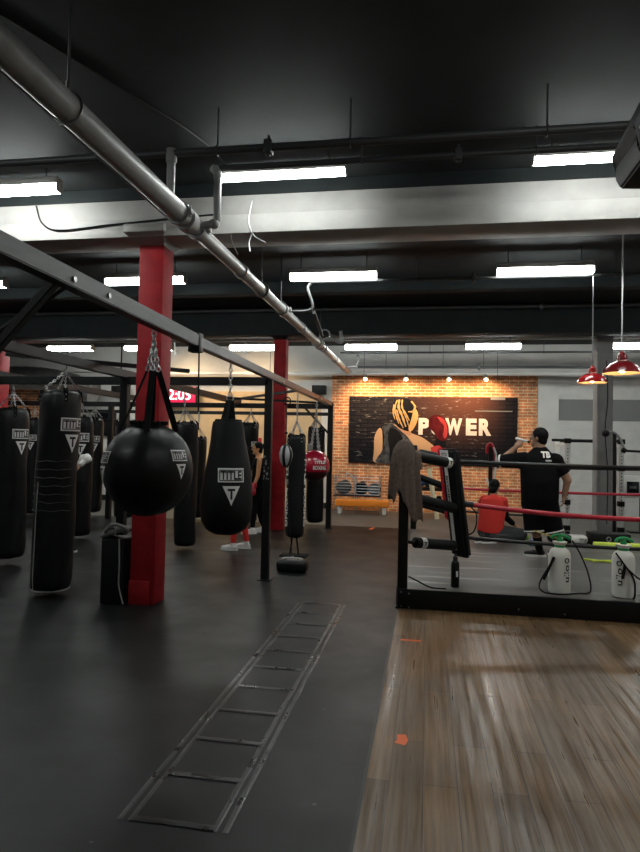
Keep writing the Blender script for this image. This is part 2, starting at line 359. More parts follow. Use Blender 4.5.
def thing(name, label, cat, loc=(0, 0, 0), group=None, kind=None):
    o = bpy.data.objects.new(name, None); COL.objects.link(o); o.location = loc; o.empty_display_size = .1
    return tag(o, label, cat, group, kind)
def struct(name, bm, m, label=None, cat=None, parent=None, angle=38):
    o = obj(name, bm, m, parent, angle=angle)
    if not parent: o['kind'] = 'structure'
    if label: o['label'] = label; o['category'] = cat
    return o
def dup(root, loc, label=None, group=None):
    r = root.copy(); COL.objects.link(r); r.location = loc
    if label: r['label'] = label
    if group: r['group'] = group
    for ch in list(root.children):
        c = ch.copy(); COL.objects.link(c); c.parent = r
        for g in list(ch.children):
            d = g.copy(); COL.objects.link(d); d.parent = c
    return r

TXT = {}
def text2d(s, h=1., w=None, bold=.0, cut=None):
    """verts/faces of a word, centred, cap height h, width w"""
    cu = bpy.data.curves.new('t', 'FONT'); cu.body = s; cu.size = 1; cu.offset = bold; cu.resolution_u = 4
    ob = bpy.data.objects.new('t', cu); COL.objects.link(ob)
    dg = bpy.context.evaluated_depsgraph_get(); dg.update()
    me = bpy.data.meshes.new_from_object(ob.evaluated_get(dg))
    bpy.data.objects.remove(ob); bpy.data.curves.remove(cu)
    t = bmesh.new(); t.from_mesh(me); bpy.data.meshes.remove(me)
    xs = [v.co.x for v in t.verts]; ys = [v.co.y for v in t.verts]
    cx, cy = (min(xs) + max(xs)) / 2, (min(ys) + max(ys)) / 2
    sy = h / (max(ys) - min(ys)); sx = (w / (max(xs) - min(xs))) if w else sy
    for v in t.verts: v.co = ((v.co.x - cx) * sx, (v.co.y - cy) * sy, 0)
    if cut:
        W = (max(xs) - min(xs)) * sx
        for k in range(1, int(W / cut) + 1):
            x = -W / 2 + k * cut
            bmesh.ops.bisect_plane(t, geom=t.verts[:] + t.edges[:] + t.faces[:], plane_co=(x, 0, 0), plane_no=(1, 0, 0))
    t.verts.index_update()
    out = ([(v.co.x, v.co.y) for v in t.verts], [[v.index for v in f.verts] for f in t.faces]); t.free()
    return out
def grid2d(x0, x1, y0, y1, nx=1, ny=1):
    vs = [(x0 + (x1 - x0) * i / nx, y0 + (y1 - y0) * j / ny) for j in range(ny + 1) for i in range(nx + 1)]
    fs = [[j * (nx + 1) + i, j * (nx + 1) + i + 1, (j + 1) * (nx + 1) + i + 1, (j + 1) * (nx + 1) + i] for j in range(ny) for i in range(nx)]
    return vs, fs
def tri2d(w, h, n=6):
    vs, fs = [], []
    for j in range(n + 1):
        ww = w / 2 * max(j / n, .02)
        for i in range(n + 1): vs.append((-ww + 2 * ww * i / n, -h / 2 + h * j / n))
    for j in range(n):
        for i in range(n): fs.append([j * (n + 1) + i, j * (n + 1) + i + 1, (j + 1) * (n + 1) + i + 1, (j + 1) * (n + 1) + i])
    return vs, fs
def put(bm, shape, f, dx=0, dy=0):
    vs = [bm.verts.new(f(x + dx, y + dy)) for x, y in shape[0]]
    for q in shape[1]:
        try: bm.faces.new([vs[i] for i in q])
        except ValueError: pass
def plane_map(c, u, w, off=0.):
    c, u, w = V(c), V(u).normalized(), V(w).normalized(); n = u.cross(w)
    return lambda x, y: c + u * x + w * y + n * off
def poly2d(pts): return pts, [list(range(len(pts)))]

# ------------------------------------------------------------------ camera
cam = bpy.data.cameras.new('camera'); cam.sensor_fit = 'HORIZONTAL'; cam.sensor_width = 36; cam.lens = 628.7 / 640 * 36; cam.clip_end = 100
co = bpy.data.objects.new('camera', cam); COL.objects.link(co); sc.camera = co
yaw, pit, rol = -0.171293, 0.0289458, 0.021216
fw = V((math.sin(yaw) * math.cos(pit), math.cos(yaw) * math.cos(pit), math.sin(pit)))
rt = fw.cross(V((0, 0, 1))).normalized(); up = rt.cross(fw)
rt2 = rt * math.cos(rol) + up * math.sin(rol); up2 = -rt * math.sin(rol) + up * math.cos(rol)
mw = Matrix((rt2, up2, -fw)).transposed().to_4x4(); mw.translation = (0, 0, 1.65); co.matrix_world = mw

# ------------------------------------------------------------------ room shell
XL, XR, YB, YF, ZC = -13., 6.2, -5., 16., 4.2
b = nb(); box(b, XL, XR, YB, YF, -.1, 0); struct('floor', b, M['floor'])
b = nb(); box(b, XL, XR, 12.7, YF, .0, .003); struct('floor_wall_reflection', b, M['concrete'])  # paler strip painting the back wall's reflection onto the floor
b = nb(); box(b, -.275, XR, YB, 6.9, 0., .005); struct('floor_wood', b, M['wood'])
b = nb(); box(b, -.292, -.275, YB, 6.45, 0., .007); struct('trim_1', b, M['steel'])
b = nb(); box(b, XL, XR, YB, YF + .3, ZC, ZC + .1); struct('ceiling', b, M['dark_paint'])
b = nb(); box(b, XL, XR, YF, YF + .2, 0, ZC); struct('wall_back', b, M['grey_wall'])
b = nb(); box(b, XL - .2, XL, YB, YF + .2, 0, ZC); struct('wall_left', b, M['grey_wall'])
b = nb(); box(b, XR, XR + .2, YB, YF + .2, 0, ZC); struct('wall_right', b, M['grey_wall'])
b = nb(); box(b, XL, XR, YB - .2, YB, 0, ZC); struct('wall_front', b, M['grey_wall'])
b = nb(); box(b, -2.46, 2.6, YF - .06, YF, 0, 3.47); struct('wall_brick', b, M['brick'], 'orange brick feature wall behind the mural', 'brick wall')
b = nb(); box(b, 3.08, XR, YF - .03, YF, 0, 3.45); struct('wall_block', b, M['block'])
b = nb(); box(b, 2.6, 3.08, YF - .12, YF, 0, 3.55); struct('trim_2', b, M['grey_wall'])
b = nb(); box(b, 3.08, XR, YF - .045, YF - .03, 2.35, 2.86); struct('trim_3', b, M['grey_stripe'])  # darker grey band across the block wall
b = nb(); box(b, -7.1, -2.75, YF - .03, YF, 0, 3.0); struct('wall_warm_lit', b, M['beige'])  # panel coloured as if under warm lamps
b = nb(); box(b, -12.6, -10.3, YF - .05, YF, 2.05, 3.35); struct('wall_brick', b, M['brick'])
b = nb(); box(b, -5.6, -4.3, YF - .05, YF - .03, 1.62, 1.78); struct('trim_4', b, M['redpad'])
b = nb(); box(b, XL, -2.46, YF - .02, YF, 0, .15); struct('baseboard_back', b, M['dark_beam'])
b = nb(); box(b, XL, XR, YF - .16, YF, 3.5, 3.66); struct('trim_5', b, M['grey_wall'])

# structural beams across the room
b = nb(); box(b, XL, XR, 5.86, 6.26, 3.88, 4.07, .004); struct('ceiling_beam', b, M['white_paint'], 'white painted concrete beam crossing the ceiling over the nearest red column', 'beam')
b = nb(); box(b, XL, XR, 5.835, 6.28, 3.69, 3.872, .004); struct('ceiling_beam_flange', b, M['white_paint'])
b = nb(); box(b, XL, XR, 5.86, 6.26, 4.075, ZC); struct('ceiling_beam_top', b, M['dark_beam'])
b = nb(); box(b, XL, XR, 11.48, 11.9, 3.69, ZC, .006); struct('ceiling_beam', b, M['dark_beam'], 'dark painted beam crossing the ceiling over the farther red column', 'beam')
b = nb(); box(b, XL, XR, 7.0, 7.2, 4.02, ZC, .006); struct('ceiling_rib', b, M['dark_beam'])
b = nb(); box(b, XL, XR, 9.6, 9.8, 4.02, ZC, .006); struct('ceiling_rib', b, M['dark_beam'])
b = nb(); box(b, XL, XR, .3, .7, 3.72, ZC, .006); struct('ceiling_beam', b, M['dark_beam'])

def column(x, y, m, lab, top=3.69, w=.31, cap=None):
    bm = nb(); box(bm, x - w / 2, x + w / 2, y - w / 2, y + w / 2, 0, top, .015)
    o = struct('column', bm, m, lab, 'column')
    if cap:
        c = nb(); yy = .2 if cap is not M['dark_beam'] else .14; box(c, x - w / 2 - .08, x + w / 2 + .08, y - w / 2 - yy, y + w / 2 + .1, top + .03, top + .115, .012)
        t = bmesh.new(); bmesh.ops.create_cube(t, size=1.)
        for v in t.verts:
            e = .08 if v.co.z > 0 else .0; f = yy if v.co.z > 0 else .0
            v.co = V((x + math.copysign(w / 2 + e, v.co.x), y - w / 2 - f if v.co.y < 0 else y + w / 2 + e, top + .03 if v.co.z > 0 else top - .05))
        merge(c, t)
        obj('capital', c, cap, o)
    return o
column(-2.817, 6.105, M['red'], w=.265, lab='nearest red square column, beside the black round ball bag', cap=M['white_paint'])
column(-2.83, 11.8, M['red'], w=.235, lab='farther red square column, behind the front steel post of the bag rig', cap=M['dark_beam'])
column(-8.84, 11.7, M['red'], 'red column cut by the left edge, behind the leftmost heavy bag', cap=M['dark_beam'])
c = column(3.185, 12.4, M['grey_col'], w=.285, top=ZC, lab='grey square column at right between the two squat racks')
b = nb(); tube(b, [(3.02, 12.24, 3.69), (3.02, 12.24, 3.5), (3.06, 12.24, 3.44), (3.06, 12.24, .0)], .014, 8); obj('conduit', b, M['grey_col'], c)
b = nb(); tube(b, bez([(3.2, 12.249, 3.3), (3.23, 12.249, 2.6), (3.19, 12.249, 2.0), (3.24, 12.249, 1.2), (3.23, 12.249, .3)]), .008, 6); obj('cable', b, M['steel'], c)
# a surface crack line of cable down the near red column
# ------------------------------------------------------------------ fluorescent fixtures
def fixture(x, y, z, lab, L=1.17, w=.09, h=.045):
    t = thing('fluorescent_light', lab, 'ceiling light', (x, y, z), 'fluorescent ceiling lights')
    bm = nb(); box(bm, x - L / 2, x + L / 2, y - .055, y + .055, z + .045, z + .1, .006); box(bm, x - L / 2 - .004, x + L / 2 + .004, y - w / 2 - .006, y + w / 2 + .006, z + .035, z + .05, .004)
    obj('housing', bm, M['housing'], t)
    bm = nb(); box(bm, x - L / 2, x + L / 2, y - w / 2, y + w / 2, z + .035 - h, z + .035, min(w, h) * .3, 3); obj('lens', bm, M['lens'], t)
    for s in (-1, 1): bm = nb(); box(bm, x + s * (L / 2 + .004) - .006, x + s * (L / 2 + .004) + .006, y - w / 2 - .003, y + w / 2 + .003, z + .033 - h, z + .035, .003); obj('end_cap', bm, M['housing'], t)
    for s in (-1, 1):
        bm = nb(); cyl(bm, (x + s * L * .38, y, z + .09), (x + s * L * .38, y, ZC), .006, n=6); obj('hanger_rod', bm, M['dpipe'], t)
    return t
XS = [-4.04, -1.33, 1.40]
nm = {-4.04: 'left', -1.33: 'middle', 1.40: 'right'}
n1 = {-4.04: 'lit fluorescent fixture cut by the left edge, in front of the white beam', -1.33: 'lit fluorescent fixture beside the grey pipe elbow, in front of the white beam', 1.40: 'lit fluorescent fixture at upper right next to the black ceiling speaker'}
for x in XS: fixture(x, 5.33, 4.0, n1[x], **({'w': .1, 'h': .075} if x < -4 else {}))
n2 = {-6.75: 'lit fluorescent fixture at far left edge, just above the rig beam', -3.97: 'lit fluorescent fixture passing behind the nearest red column', -1.29: 'lit fluorescent fixture behind the white beam, right of the big grey pipe', 1.41: 'lit fluorescent fixture behind the white beam, above the POWER lettering'}
for x in (-6.75, -3.97, -1.29, 1.41): fixture(x, 8.25, 3.9, n2[x], w=.13, h=.08)
n3 = {-8.1: 'small distant lit fluorescent fixture left of the nearest red column', -6.2: 'small distant lit fluorescent fixture just right of the nearest red column', -3.75: 'small distant lit fluorescent fixture left of the farther red column', -1.22: 'distant lit fluorescent fixture over the left half of the brick wall', 1.26: 'distant lit fluorescent fixture over the right half of the brick wall', 3.85: 'distant lit fluorescent fixture behind the grey column and red pendant lamp'}
for x in n3: fixture(x, 13.15, 3.72, n3[x], L=1.08, w=.2, h=.09)
for x, lab in ((-4.0, 'overhead fluorescent fixture above the floor ladder'), (1.4, 'overhead fluorescent fixture above the wooden floor')): fixture(x, 2.2, 4.02, lab, w=.13, h=.06)
for x, y, lab in ((4.1, 5.33, 'added unseen fluorescent fixture over the right side of the ring, first row'), (4.1, 8.25, 'added unseen fluorescent fixture over the right side of the ring, second row'), (-9.4, 8.25, 'fluorescent fixture over the far left of the room'), (-6.75, 5.33, 'fluorescent fixture over the left of the bag rig')): fixture(x, y, 3.95, lab, w=.13, h=.08)  # out-of-view fixtures continuing the rows; right pair added to brighten that side

# ------------------------------------------------------------------ pipes
PX, PZ = -1.99, 3.47
t = thing('sprinkler_main_pipe', 'thick grey painted pipe running from upper left back to the brick wall', 'pipe', (PX, 5, PZ))
b = nb(); tube(b, [(PX, y, PZ) for y in (-4.5, 2, 4.75)], .082, 24); tube(b, [(PX, 4.75, PZ), (PX, 15.9, PZ)], .066, 20); obj('pipe_body', b, M['pipe'], t)
for y, r, l in ((4.68, .1, .05), (4.86, .096, .12), (5.08, .088, .07), (6.4, .08, .09), (7.25, .082, .1), (8.35, .085, .14), (9.6, .078, .08), (11.1, .09, .2), (11.7, .08, .1), (13.2, .085, .15), (14.6, .085, .15)):
    b = nb(); tube(b, [(PX, y - l / 2, PZ), (PX, y + l / 2, PZ)], r, 20); obj('coupling', b, M['pipe'], t)
for y in (4.68, 5.1, 8.35, 11.1):
    for s in (-1, 1): b = nb(); box(b, PX + s * .1 - .02, PX + s * .1 + .02, y - .03, y + .03, PZ - .02, PZ + .02, .006); cyl(b, (PX + s * .1, y, PZ - .04), (PX + s * .1, y, PZ + .05), .009, n=8); obj('flange_bolt', b, M['pipe'], t)
for y in (3.12, 7.2, 8.2, 11.3):
    b = nb(); torus(b, (PX, y, PZ), .088, .008, (1, 0, 0), (0, 0, 1), 24, 6); cyl(b, (PX, y, PZ + .085), (PX, y, ZC), .008, n=8); cyl(b, (PX, y, PZ + .08), (PX, y, PZ + .15), .014, n=8)
    obj('hanger', b, M['chain'] if y < 4 else M['dpipe'], t)
b = nb(); tube(b, [(PX, 5.02, PZ), (PX + .17, 5.02, PZ + .02), (PX + .2, 5.03, PZ + .05), (PX + .17, 5.1, PZ + .5), (PX + .12, 5.1, PZ + .535)], .034, 12); ball(b, (PX + .18, 5.02, PZ + .02), .045, 2); ball(b, (PX + .16, 5.1, PZ + .51), .045, 2); obj('elbow', b, M['pipe'], t)
b = nb(); cyl(b, (PX, 4.52, PZ + .05), (PX, 4.52, 3.87), .032, n=12); cyl(b, (PX, 4.52, 3.80), (PX, 4.52, 3.9), .042, n=12); obj('riser', b, M['pipe'], t)
b = nb(); tube(b, bez([(PX, 8.35, PZ), (PX + .28, 8.38, PZ - .01), (PX + .4, 8.4, PZ + .06), (PX + .33, 8.4, PZ + .3), (PX + .36, 8.4, PZ + .38)], 5), .02, 10); obj('elbow', b, M['dpipe'], t)
b = nb(); tube(b, [(PX + .42, 8.4, PZ - .02), (PX + .4, 9.2, PZ - .2)], .024, 10); obj('drop_pipe', b, M['dpipe'], t)
b = nb(); tube(b, bez([(PX, 11.1, PZ), (PX + .2, 11.1, PZ + .08), (PX + .42, 11.15, PZ + .02), (PX + .4, 11.15, PZ + .22)], 5), .03, 10)
torus(b, (PX + .12, 11.1, PZ + .15), .09, .014, (1, 0, 0), (0, 0, 1), 16, 6); obj('valve', b, M['pipe'], t)
b = nb(); tube(b, [(PX, 14.5, PZ), (PX + .3, 14.5, PZ), (PX + .34, 14.5, PZ + .1), (PX + .34, 14.5, PZ + .3)], .035, 10); obj('elbow', b, M['pipe'], t)
b = nb(); tube(b, bez([(PX + .05, 6.1, PZ + .09), (PX + .04, 5.9, PZ + .2), (PX + .1, 5.84, PZ + .35)], 5), .006, 6); obj('tie_wire', b, M['chain'], t)
# long thin line hung beside the main pipe
t = tag(obj('thin_conduit', (lambda b: (tube(b, [(PX - .088, -4, PZ - .045), (PX - .085, 4.6, PZ - .045)], .006, 6), b)[1])(nb()), M['chain']), 'thin bright conduit running along the lower side of the thick pipe', 'conduit')

def xpipe(name, lab, x0, x1, y, z, r, m, hang=(), clamps=()):
    t = thing(name, lab, 'pipe', (x0, y, z))
    bm = nb(); tube(bm, [(x0, y, z), (x1, y, z)], r, 14); obj('pipe_body', bm, m, t)
    for x in hang:
        bm = nb(); cyl(bm, (x, y, z), (x, y, ZC), .007, n=6); torus(bm, (x, y, z), r + .006, .006, (0, 1, 0), (0, 0, 1), 14, 5); obj('hanger', bm, M['dpipe'], t)
    for x in clamps:
        bm = nb(); box(bm, x - .03, x + .03, y - r - .012, y + r + .012, z - r - .02, z + r + .02, .006); cyl(bm, (x, y, z + r), (x, y, z + r + .06), .012, n=8); ball(bm, (x, y, z - r - .03), .018, 1); obj('sprinkler_head', bm, m, t)
    return t
xpipe('ceiling_pipe', 'upper dark pipe across the ceiling, joined to the thick pipe by a riser', -8, 6.1, 4.52, 3.87, .03, M['dpipe'], hang=(-1.62, -.6, .78), clamps=(-1.22,))
xpipe('ceiling_pipe', 'lower dark pipe along the ceiling just in front of the upper lights', PX + .13, 6.1, 5.1, 4.0, .026, M['dpipe'], hang=(-.58, .8), clamps=(.2,))
xpipe('ceiling_pipe', 'dark conduit pipe below the second row of lights', PX + .36, 6.1, 8.4, 3.87, .018, M['dpipe'], hang=(-.2, 2.3), clamps=(.55,))
xpipe('ceiling_pipe', 'grey pipe along the face of the farther dark beam', XL, 6.1, 11.38, 4.14, .035, M['dpipe'], clamps=(-2.2, 1.9))
xpipe('ceiling_pipe', 'dark pipe over the top of the brick wall, starting at the thick pipe', PX + .34, 6.1, 14.6, 3.47, .03, M['dpipe'], hang=(-1.0, -.5, .3, 1.2), clamps=(1.1,))
xpipe('ceiling_pipe', 'thin dark pipe level with the distant lights', PX, 6.1, 14.0, 3.72, .022, M['dpipe'], hang=(-1.2, 0., 2.4))
xpipe('ceiling_pipe', 'bright pale pipe just beyond the bottom edge of the farther dark beam', -12, 6.1, 12.35, 3.74, .03, M['white'], hang=(-4.6, 1.5))
xpipe('ceiling_pipe', 'pale pipe running just above the brick wall top', -8, 6.1, 15.5, 3.42, .045, M['white'], hang=(-4, -1.6, 1.6))
xpipe('ceiling_pipe', 'dark strip pipe under the ceiling behind the white beam', XL, 6.1, 6.6, 3.93, .03, M['dpipe'], hang=(-.85, 1.5))
b = nb(); tube(b, bez([(-2.05, 5.84, 3.885), (-2.6, 5.82, 3.85), (-3.2, 5.82, 3.815), (-3.75, 5.82, 3.78), (-3.95, 5.82, 3.86), (-3.98, 5.75, 4.02)]), .009, 6); tag(obj('power_cable', b, M['steel']), 'black cable looping along the white beam to the left light', 'cable')
b = nb(); tube(b, bez([(-1.72, 5.82, 4.0), (-1.75, 5.82, 3.8), (-1.7, 5.82, 3.66), (-1.58, 5.82, 3.58)]), .006, 6); tube(b, bez([(-1.7, 5.82, 3.7), (-1.74, 5.82, 3.6), (-1.73, 5.82, 3.5)]), .006, 6); tag(obj('loose_cord', b, M['chain']), 'pale loose cord dangling in front of the white beam', 'cord')
b = nb(); tube(b, bez([(-2.75, 2.9, 4.193), (-2.3, 4.0, 4.193), (-1.95, 4.9, 4.193), (-1.85, 5.6, 4.193)]), .008, 6); tag(obj('ceiling_cable', b, M['steel']), 'thin black cable stapled across the dark ceiling at upper left', 'cable')

# ------------------------------------------------------------------ pendant lamps
def pendant(x, y, z, top, R, m, lab):
    t = thing('pendant_lamp', lab, 'pendant lamp', (x, y, z), 'red pendant lamps')
    k = R / .18
    prof = [(.18, 0), (.182, .006), (.165, .045), (.13, .085), (.085, .11), (.052, .122), (.045, .135)]
    inner = [(.042, .13), (.08, .105), (.125, .08), (.16, .04), (.178, .002)]
    bm = nb(); lathe(bm, [(r * k, h * k) for r, h in prof], (x, y, z), 32)
    fs = [f for f in bm.faces if len(f.verts) > 4]; bmesh.ops.delete(bm, geom=fs, context='FACES'); obj('shade', bm, m, t)
    bm = nb(); lathe(bm, [(r * k, h * k) for r, h in inner][::-1], (x, y, z), 32); fs = [f for f in bm.faces if len(f.verts) > 4 and f.calc_center_median().z < z + .05 * k]; bmesh.ops.delete(bm, geom=fs, context='FACES'); obj('shade_lining', bm, M['lampin'], t)
    bm = nb(); lathe(bm, [(.044 * k, .13 * k), (.052 * k, .14 * k), (.044 * k, .185 * k), (.022 * k, .2 * k), (.015 * k, .22 * k)], (x, y, z), 20); obj('lamp_cap', bm, m, t)
    bm = nb(); ball(bm, (x, y, z + .04 * k), .035, 2); obj('bulb', bm, M['bulb'], t)
    bm = nb(); tube(bm, [(x, y, z + .16 * k), (x, y, top)], .007, 8); torus(bm, (x - .0, y, z + .32 * k), .045, .004, (1, 0, 0), (0, 0, 1), 14, 5); obj('cord', bm, M['chain'], t)
    return t
pendant(2.03, 8.4, 2.5, 3.87, .178, M['redlamp'], 'bright red dome pendant lamp in front of the grey column, the farther and smaller one')
pendant(1.84, 6.5, 2.40, 4.2, .178, mat('dark_red_enamel', (.2, .008, .012), .25, coat=.5), 'dark red dome pendant lamp at the right edge, the nearer and larger one')

# track spots above the brick wall
for i, (x, w_) in enumerate(((-1.55, 'leftmost, over the left edge of the mural'), (-.56, 'second from left, over the painted boxer'), (.46, 'third from left, over the lettering'), (1.32, 'rightmost, over the right end of the mural'))):
    t = thing('track_spotlight', 'small white spotlight above the brick, ' + w_, 'spotlight', (x, 15.45, 3.38), 'white spotlights over the brick wall')
    bm = nb(); cyl(bm, (x, 15.4, 3.36), (x, 15.3, 3.26), .05, .05, 14); cyl(bm, (x, 15.45, 3.41), (x, 15.4, 3.35), .02, n=8); obj('lamp_head', bm, M['white'], t)
    bm = nb(); ball(bm, (x, 15.3, 3.262), .042, 2, (1, 1, .9)); obj('bulb', bm, M['track'], t)
    L = bpy.data.lights.new('spot', 'SPOT'); L.energy = 105; L.color = (1, .64, .32); L.spot_size = 2.0; L.spot_blend = .8; L.shadow_soft_size = .06
    lo = bpy.data.objects.new('spot_beam', L); COL.objects.link(lo); lo.parent = t; lo.location = (0, -.19, -.16)
    lo.rotation_euler = V((0, .6, -.5)).to_track_quat('-Z', 'Y').to_euler()
for x in (-6.2, -4.4):
    L = bpy.data.lights.new('spot', 'SPOT'); L.energy = 60; L.color = (1, .68, .36); L.spot_size = 2.2; L.spot_blend = .8; L.shadow_soft_size = .1
    t = thing('track_spotlight', 'small white spotlight in front of the beige wall, ' + ('left one' if x < -5 else 'right one, nearer the farther red column'), 'spotlight', (x, 14.6, 3.9))
    bm = nb(); cyl(bm, (x, 14.6, 3.9), (x, 14.7, 3.8), .05, n=14); cyl(bm, (x, 14.6, ZC), (x, 14.6, 3.9), .015, n=8); obj('lamp_head', bm, M['white'], t)
    lo = bpy.data.objects.new('spot_beam', L); COL.objects.link(lo); lo.parent = t; lo.location = (0, .12, -.12)
    lo.rotation_euler = V((0, 1., -.8)).to_track_quat('-Z', 'Y').to_euler()

# ------------------------------------------------------------------ mural
MX0, MX1, MZ0, MZ1 = -2.0, 2.13, 1.2, 2.89; MY = 15.9
def mu(px, py): return (MX0 + (px - 350) / 167 * (MX1 - MX0), MZ1 - (py - 397) / 67 * (MZ1 - MZ0))
t = thing('wall_mural', 'wide dark mural of a boxer with POWER lettering on the brick wall', 'mural', (0, MY, 1.2))
b = nb(); box(b, MX0, MX1, MY, MY + .04, MZ0, MZ1, .003); obj('panel', b, M['mural'], t)
def mpoly(name, pts, m, lay, parent):
    bm = nb(); P = bez([(mu(*p)[0], 0, mu(*p)[1]) for p in pts + [pts[0]]], 4)[:-1]
    y = MY - .0015 * lay
    vs = [bm.verts.new((p.x, y, p.z)) for p in P]; f = bm.faces.new(vs)
    bmesh.ops.triangulate(bm, faces=[f])
    return obj(name, bm, m, parent, recalc=False)
bx = mpoly('boxer_figure', [(385, 433), (390, 426.5), (397, 425), (404, 427), (413, 433), (424, 437), (433, 443), (440, 449), (438, 458), (432, 463.6), (412, 463.6), (378, 463.6), (376.5, 452), (376, 441), (378, 433), (382, 428.5)], M['muralskin'], 1, t)
mpoly('tank_top', [(384, 427.5), (389, 424.5), (396, 425.5), (402, 430), (410, 437), (416, 447), (420, 463.6), (381, 463.6), (380, 458), (384, 452), (386, 444), (386, 435)], M['muraltank'], 2, bx)
mpoly('back_shade', [(392, 428), (399, 430), (405, 438), (408, 450), (409, 463.6), (394, 463.6), (392, 450), (390, 438)], M['muraldark'], 3, bx)
mpoly('arm_shade', [(411, 446), (420, 448), (430, 454), (436, 460), (432, 463.6), (420, 463.6)], mat('mural_arm_shade', (.28, .15, .09), .6), 2, bx)
mpoly('neck', [(400, 426), (408, 424), (413, 430), (412, 436), (404, 432)], mat('mural_neck', (.4, .2, .11), .6), 3, bx)
hd = mpoly('head', [(395, 403), (400, 399.3), (408, 398.8), (414, 401), (418.5, 407), (420.5, 414), (419.5, 422), (416, 429), (411.5, 431.5), (405, 430), (398.5, 426), (394.5, 419), (393.5, 410)], M['muraldark'], 4, t)
mpoly('face', [(416, 407), (419, 411), (420.3, 416), (418.8, 423), (415, 430), (411.5, 431.3), (411, 427), (413.5, 419)], mat('mural_face', (.55, .29, .1), .6), 5, bx)
k_ = 0
for pts, w in (([(399, 400.5), (396.5, 408), (398, 416), (401, 424)], .022), ([(401, 400), (400.5, 408), (404, 416), (408, 427)], .03), ([(404, 400), (404, 408), (408, 414.5), (411.5, 421)], .022), ([(395.5, 405), (395, 413), (397, 420)], .016), ([(413, 401.5), (417, 407), (415, 411.5), (410, 412)], .026), ([(398.5, 410), (401, 419), (405.5, 428.5)], .02), ([(405, 412), (409, 420), (411, 427)], .014)):
    P = bez([(mu(*p)[0], MY - .010 - .0008 * k_, mu(*p)[1]) for p in pts], 6); k_ += 1; bm = nb(); rw = []
    for i_, p in enumerate(P):
        q = i_ / (len(P) - 1); d = (P[min(i_ + 1, len(P) - 1)] - P[max(i_ - 1, 0)]); s_ = V((d.z, 0, -d.x)).normalized() * w * (.35 + .65 * math.sin(PI * min(1, .15 + q * .8))) * (1 + .22 * math.sin(q * 26))
        rw.append((bm.verts.new(p + s_), bm.verts.new(p - s_)))
    for a_, c_ in zip(rw, rw[1:]): bm.faces.new((a_[0], a_[1], c_[1], c_[0]))
    obj('braid', bm, M['muralhair'], hd, recalc=False)
gl = mpoly('boxing_glove', [(431, 419), (435, 415.5), (440, 415), (446, 418), (450, 425), (450.5, 434), (447, 440), (441, 439), (436, 432), (431, 427)], M['muralred'], 9, bx)
mpoly('glove_highlight', [(439, 416.5), (444, 418), (448.5, 424), (449.5, 433), (447, 438), (445, 434), (446, 427), (442, 421)], mat('mural_bright_red', (.42, .022, .02), .6), 10, bx)
mpoly('forearm', [(439, 438), (447, 439), (448, 452), (445, 460), (436, 462), (434, 452)], M['muraldark'], 8, bx)
mpoly('glove_cuff', [(433, 447), (441, 445), (445, 449), (444, 457), (436, 457)], mat('mural_bright_red', (.42, .022, .02), .6), 9, bx)
# lettering POWER, the O hidden behind the painted glove
lt = nb()
for s, xc, w in (('P', 426.2, 11), ('O', 438.5, 12), ('W', 455.5, 16.5), ('E', 472.7, 10.5), ('R', 486, 12)):
    c = mu(xc, 426.3); sh = text2d(s, 16.5 / 67 * (MZ1 - MZ0), w / 167 * (MX1 - MX0), bold=.055)
    put(lt, sh, lambda x, y, c=c: V((c[0] + x, MY - .006, c[1] + y)))
obj('lettering', lt, M['muraltext'], t, recalc=False)
b = nb()
for y0, y1, x0, x1 in ((410, 411, 476, 512), (396.6, 399.5, 491, 505)):
    a = mu(x0, y0); c = mu(x1, y1); b.faces.new([b.verts.new(q) for q in ((a[0], MY - .002, a[1]), (c[0], MY - .002, a[1]), (c[0], MY - .002, c[1]), (a[0], MY - .002, c[1]))])
obj('painted_rail', b, mat('mural_grey', (.16, .155, .15), .6), t, recalc=False)

# LED clock on the back wall
t = thing('led_timer', 'red LED round timer reading 2:05 just right of the nearest red column', 'timer', (-6.66, 15.6, 2.62))
b = nb(); box(b, -7.32, -6.0, 15.62, 15.72, 2.62, 3.1, .01); obj('case', b, M['steel'], t)
b = nb(); box(b, -7.3, -6.02, 15.6, 15.621, 2.64, 3.08, .004); obj('display', b, M['led'], t)
b = nb(); put(b, text2d('2:05', .27, .62, bold=.012), plane_map((-6.46, 15.594, 2.87), (1, 0, 0), (0, 0, 1))); obj('digits', b, M['ledd'], t, recalc=False)
for s in (-7.0, -6.2):
    b = nb(); box(b, s - .02, s + .02, 15.7, 15.9695, 2.8, 2.84); obj('bracket', b, M['steel'], t)

# ------------------------------------------------------------------ bag rig
RX = [-1.92, -3.8, -5.68]; Y0, Y1, Y2, RZ = .8, 7.42, 12.3, 2.45
rig = thing('bag_rig', 'black steel frame carrying the punching bags, long beam from upper left to the far post', 'bag rig', (RX[0], Y1, 0))
def rbeam(name, p0, p1, w=.09, h=.1, m='steel2'):
    bm = nb(); beam(bm, p0, p1, w, h); return obj(name, bm, M[m], rig)
near = rbeam('long_beam', (RX[0], Y0, RZ + .09), (RX[0], 4.98, RZ + .035))
rbeam('long_beam', (RX[0] + .004, 4.98, RZ + .03), (RX[0], Y2 + .05, RZ), .075, .085)
b = nb(); box(b, RX[0] - .05, RX[0] + .05, 4.9, 5.0, RZ - .06, RZ + .1, .008); obj('joint_bracket', b, M['steel'], rig)
b = nb()
for y in (3.05, 3.42, 10.9, 11.2, 8.0): b = nb(); cyl(b, (RX[0] + .04, y, RZ + .05 if y < 5 else RZ), (RX[0] + .056, y, RZ + .05 if y < 5 else RZ), .016, n=12); obj('bolt_head', b, M['chain'], rig)
for x in RX[1:]: rbeam('long_beam', (x, 4.2 if x > -4 else 6.5, RZ + .04), (x, Y2, RZ + .02), m='steel')
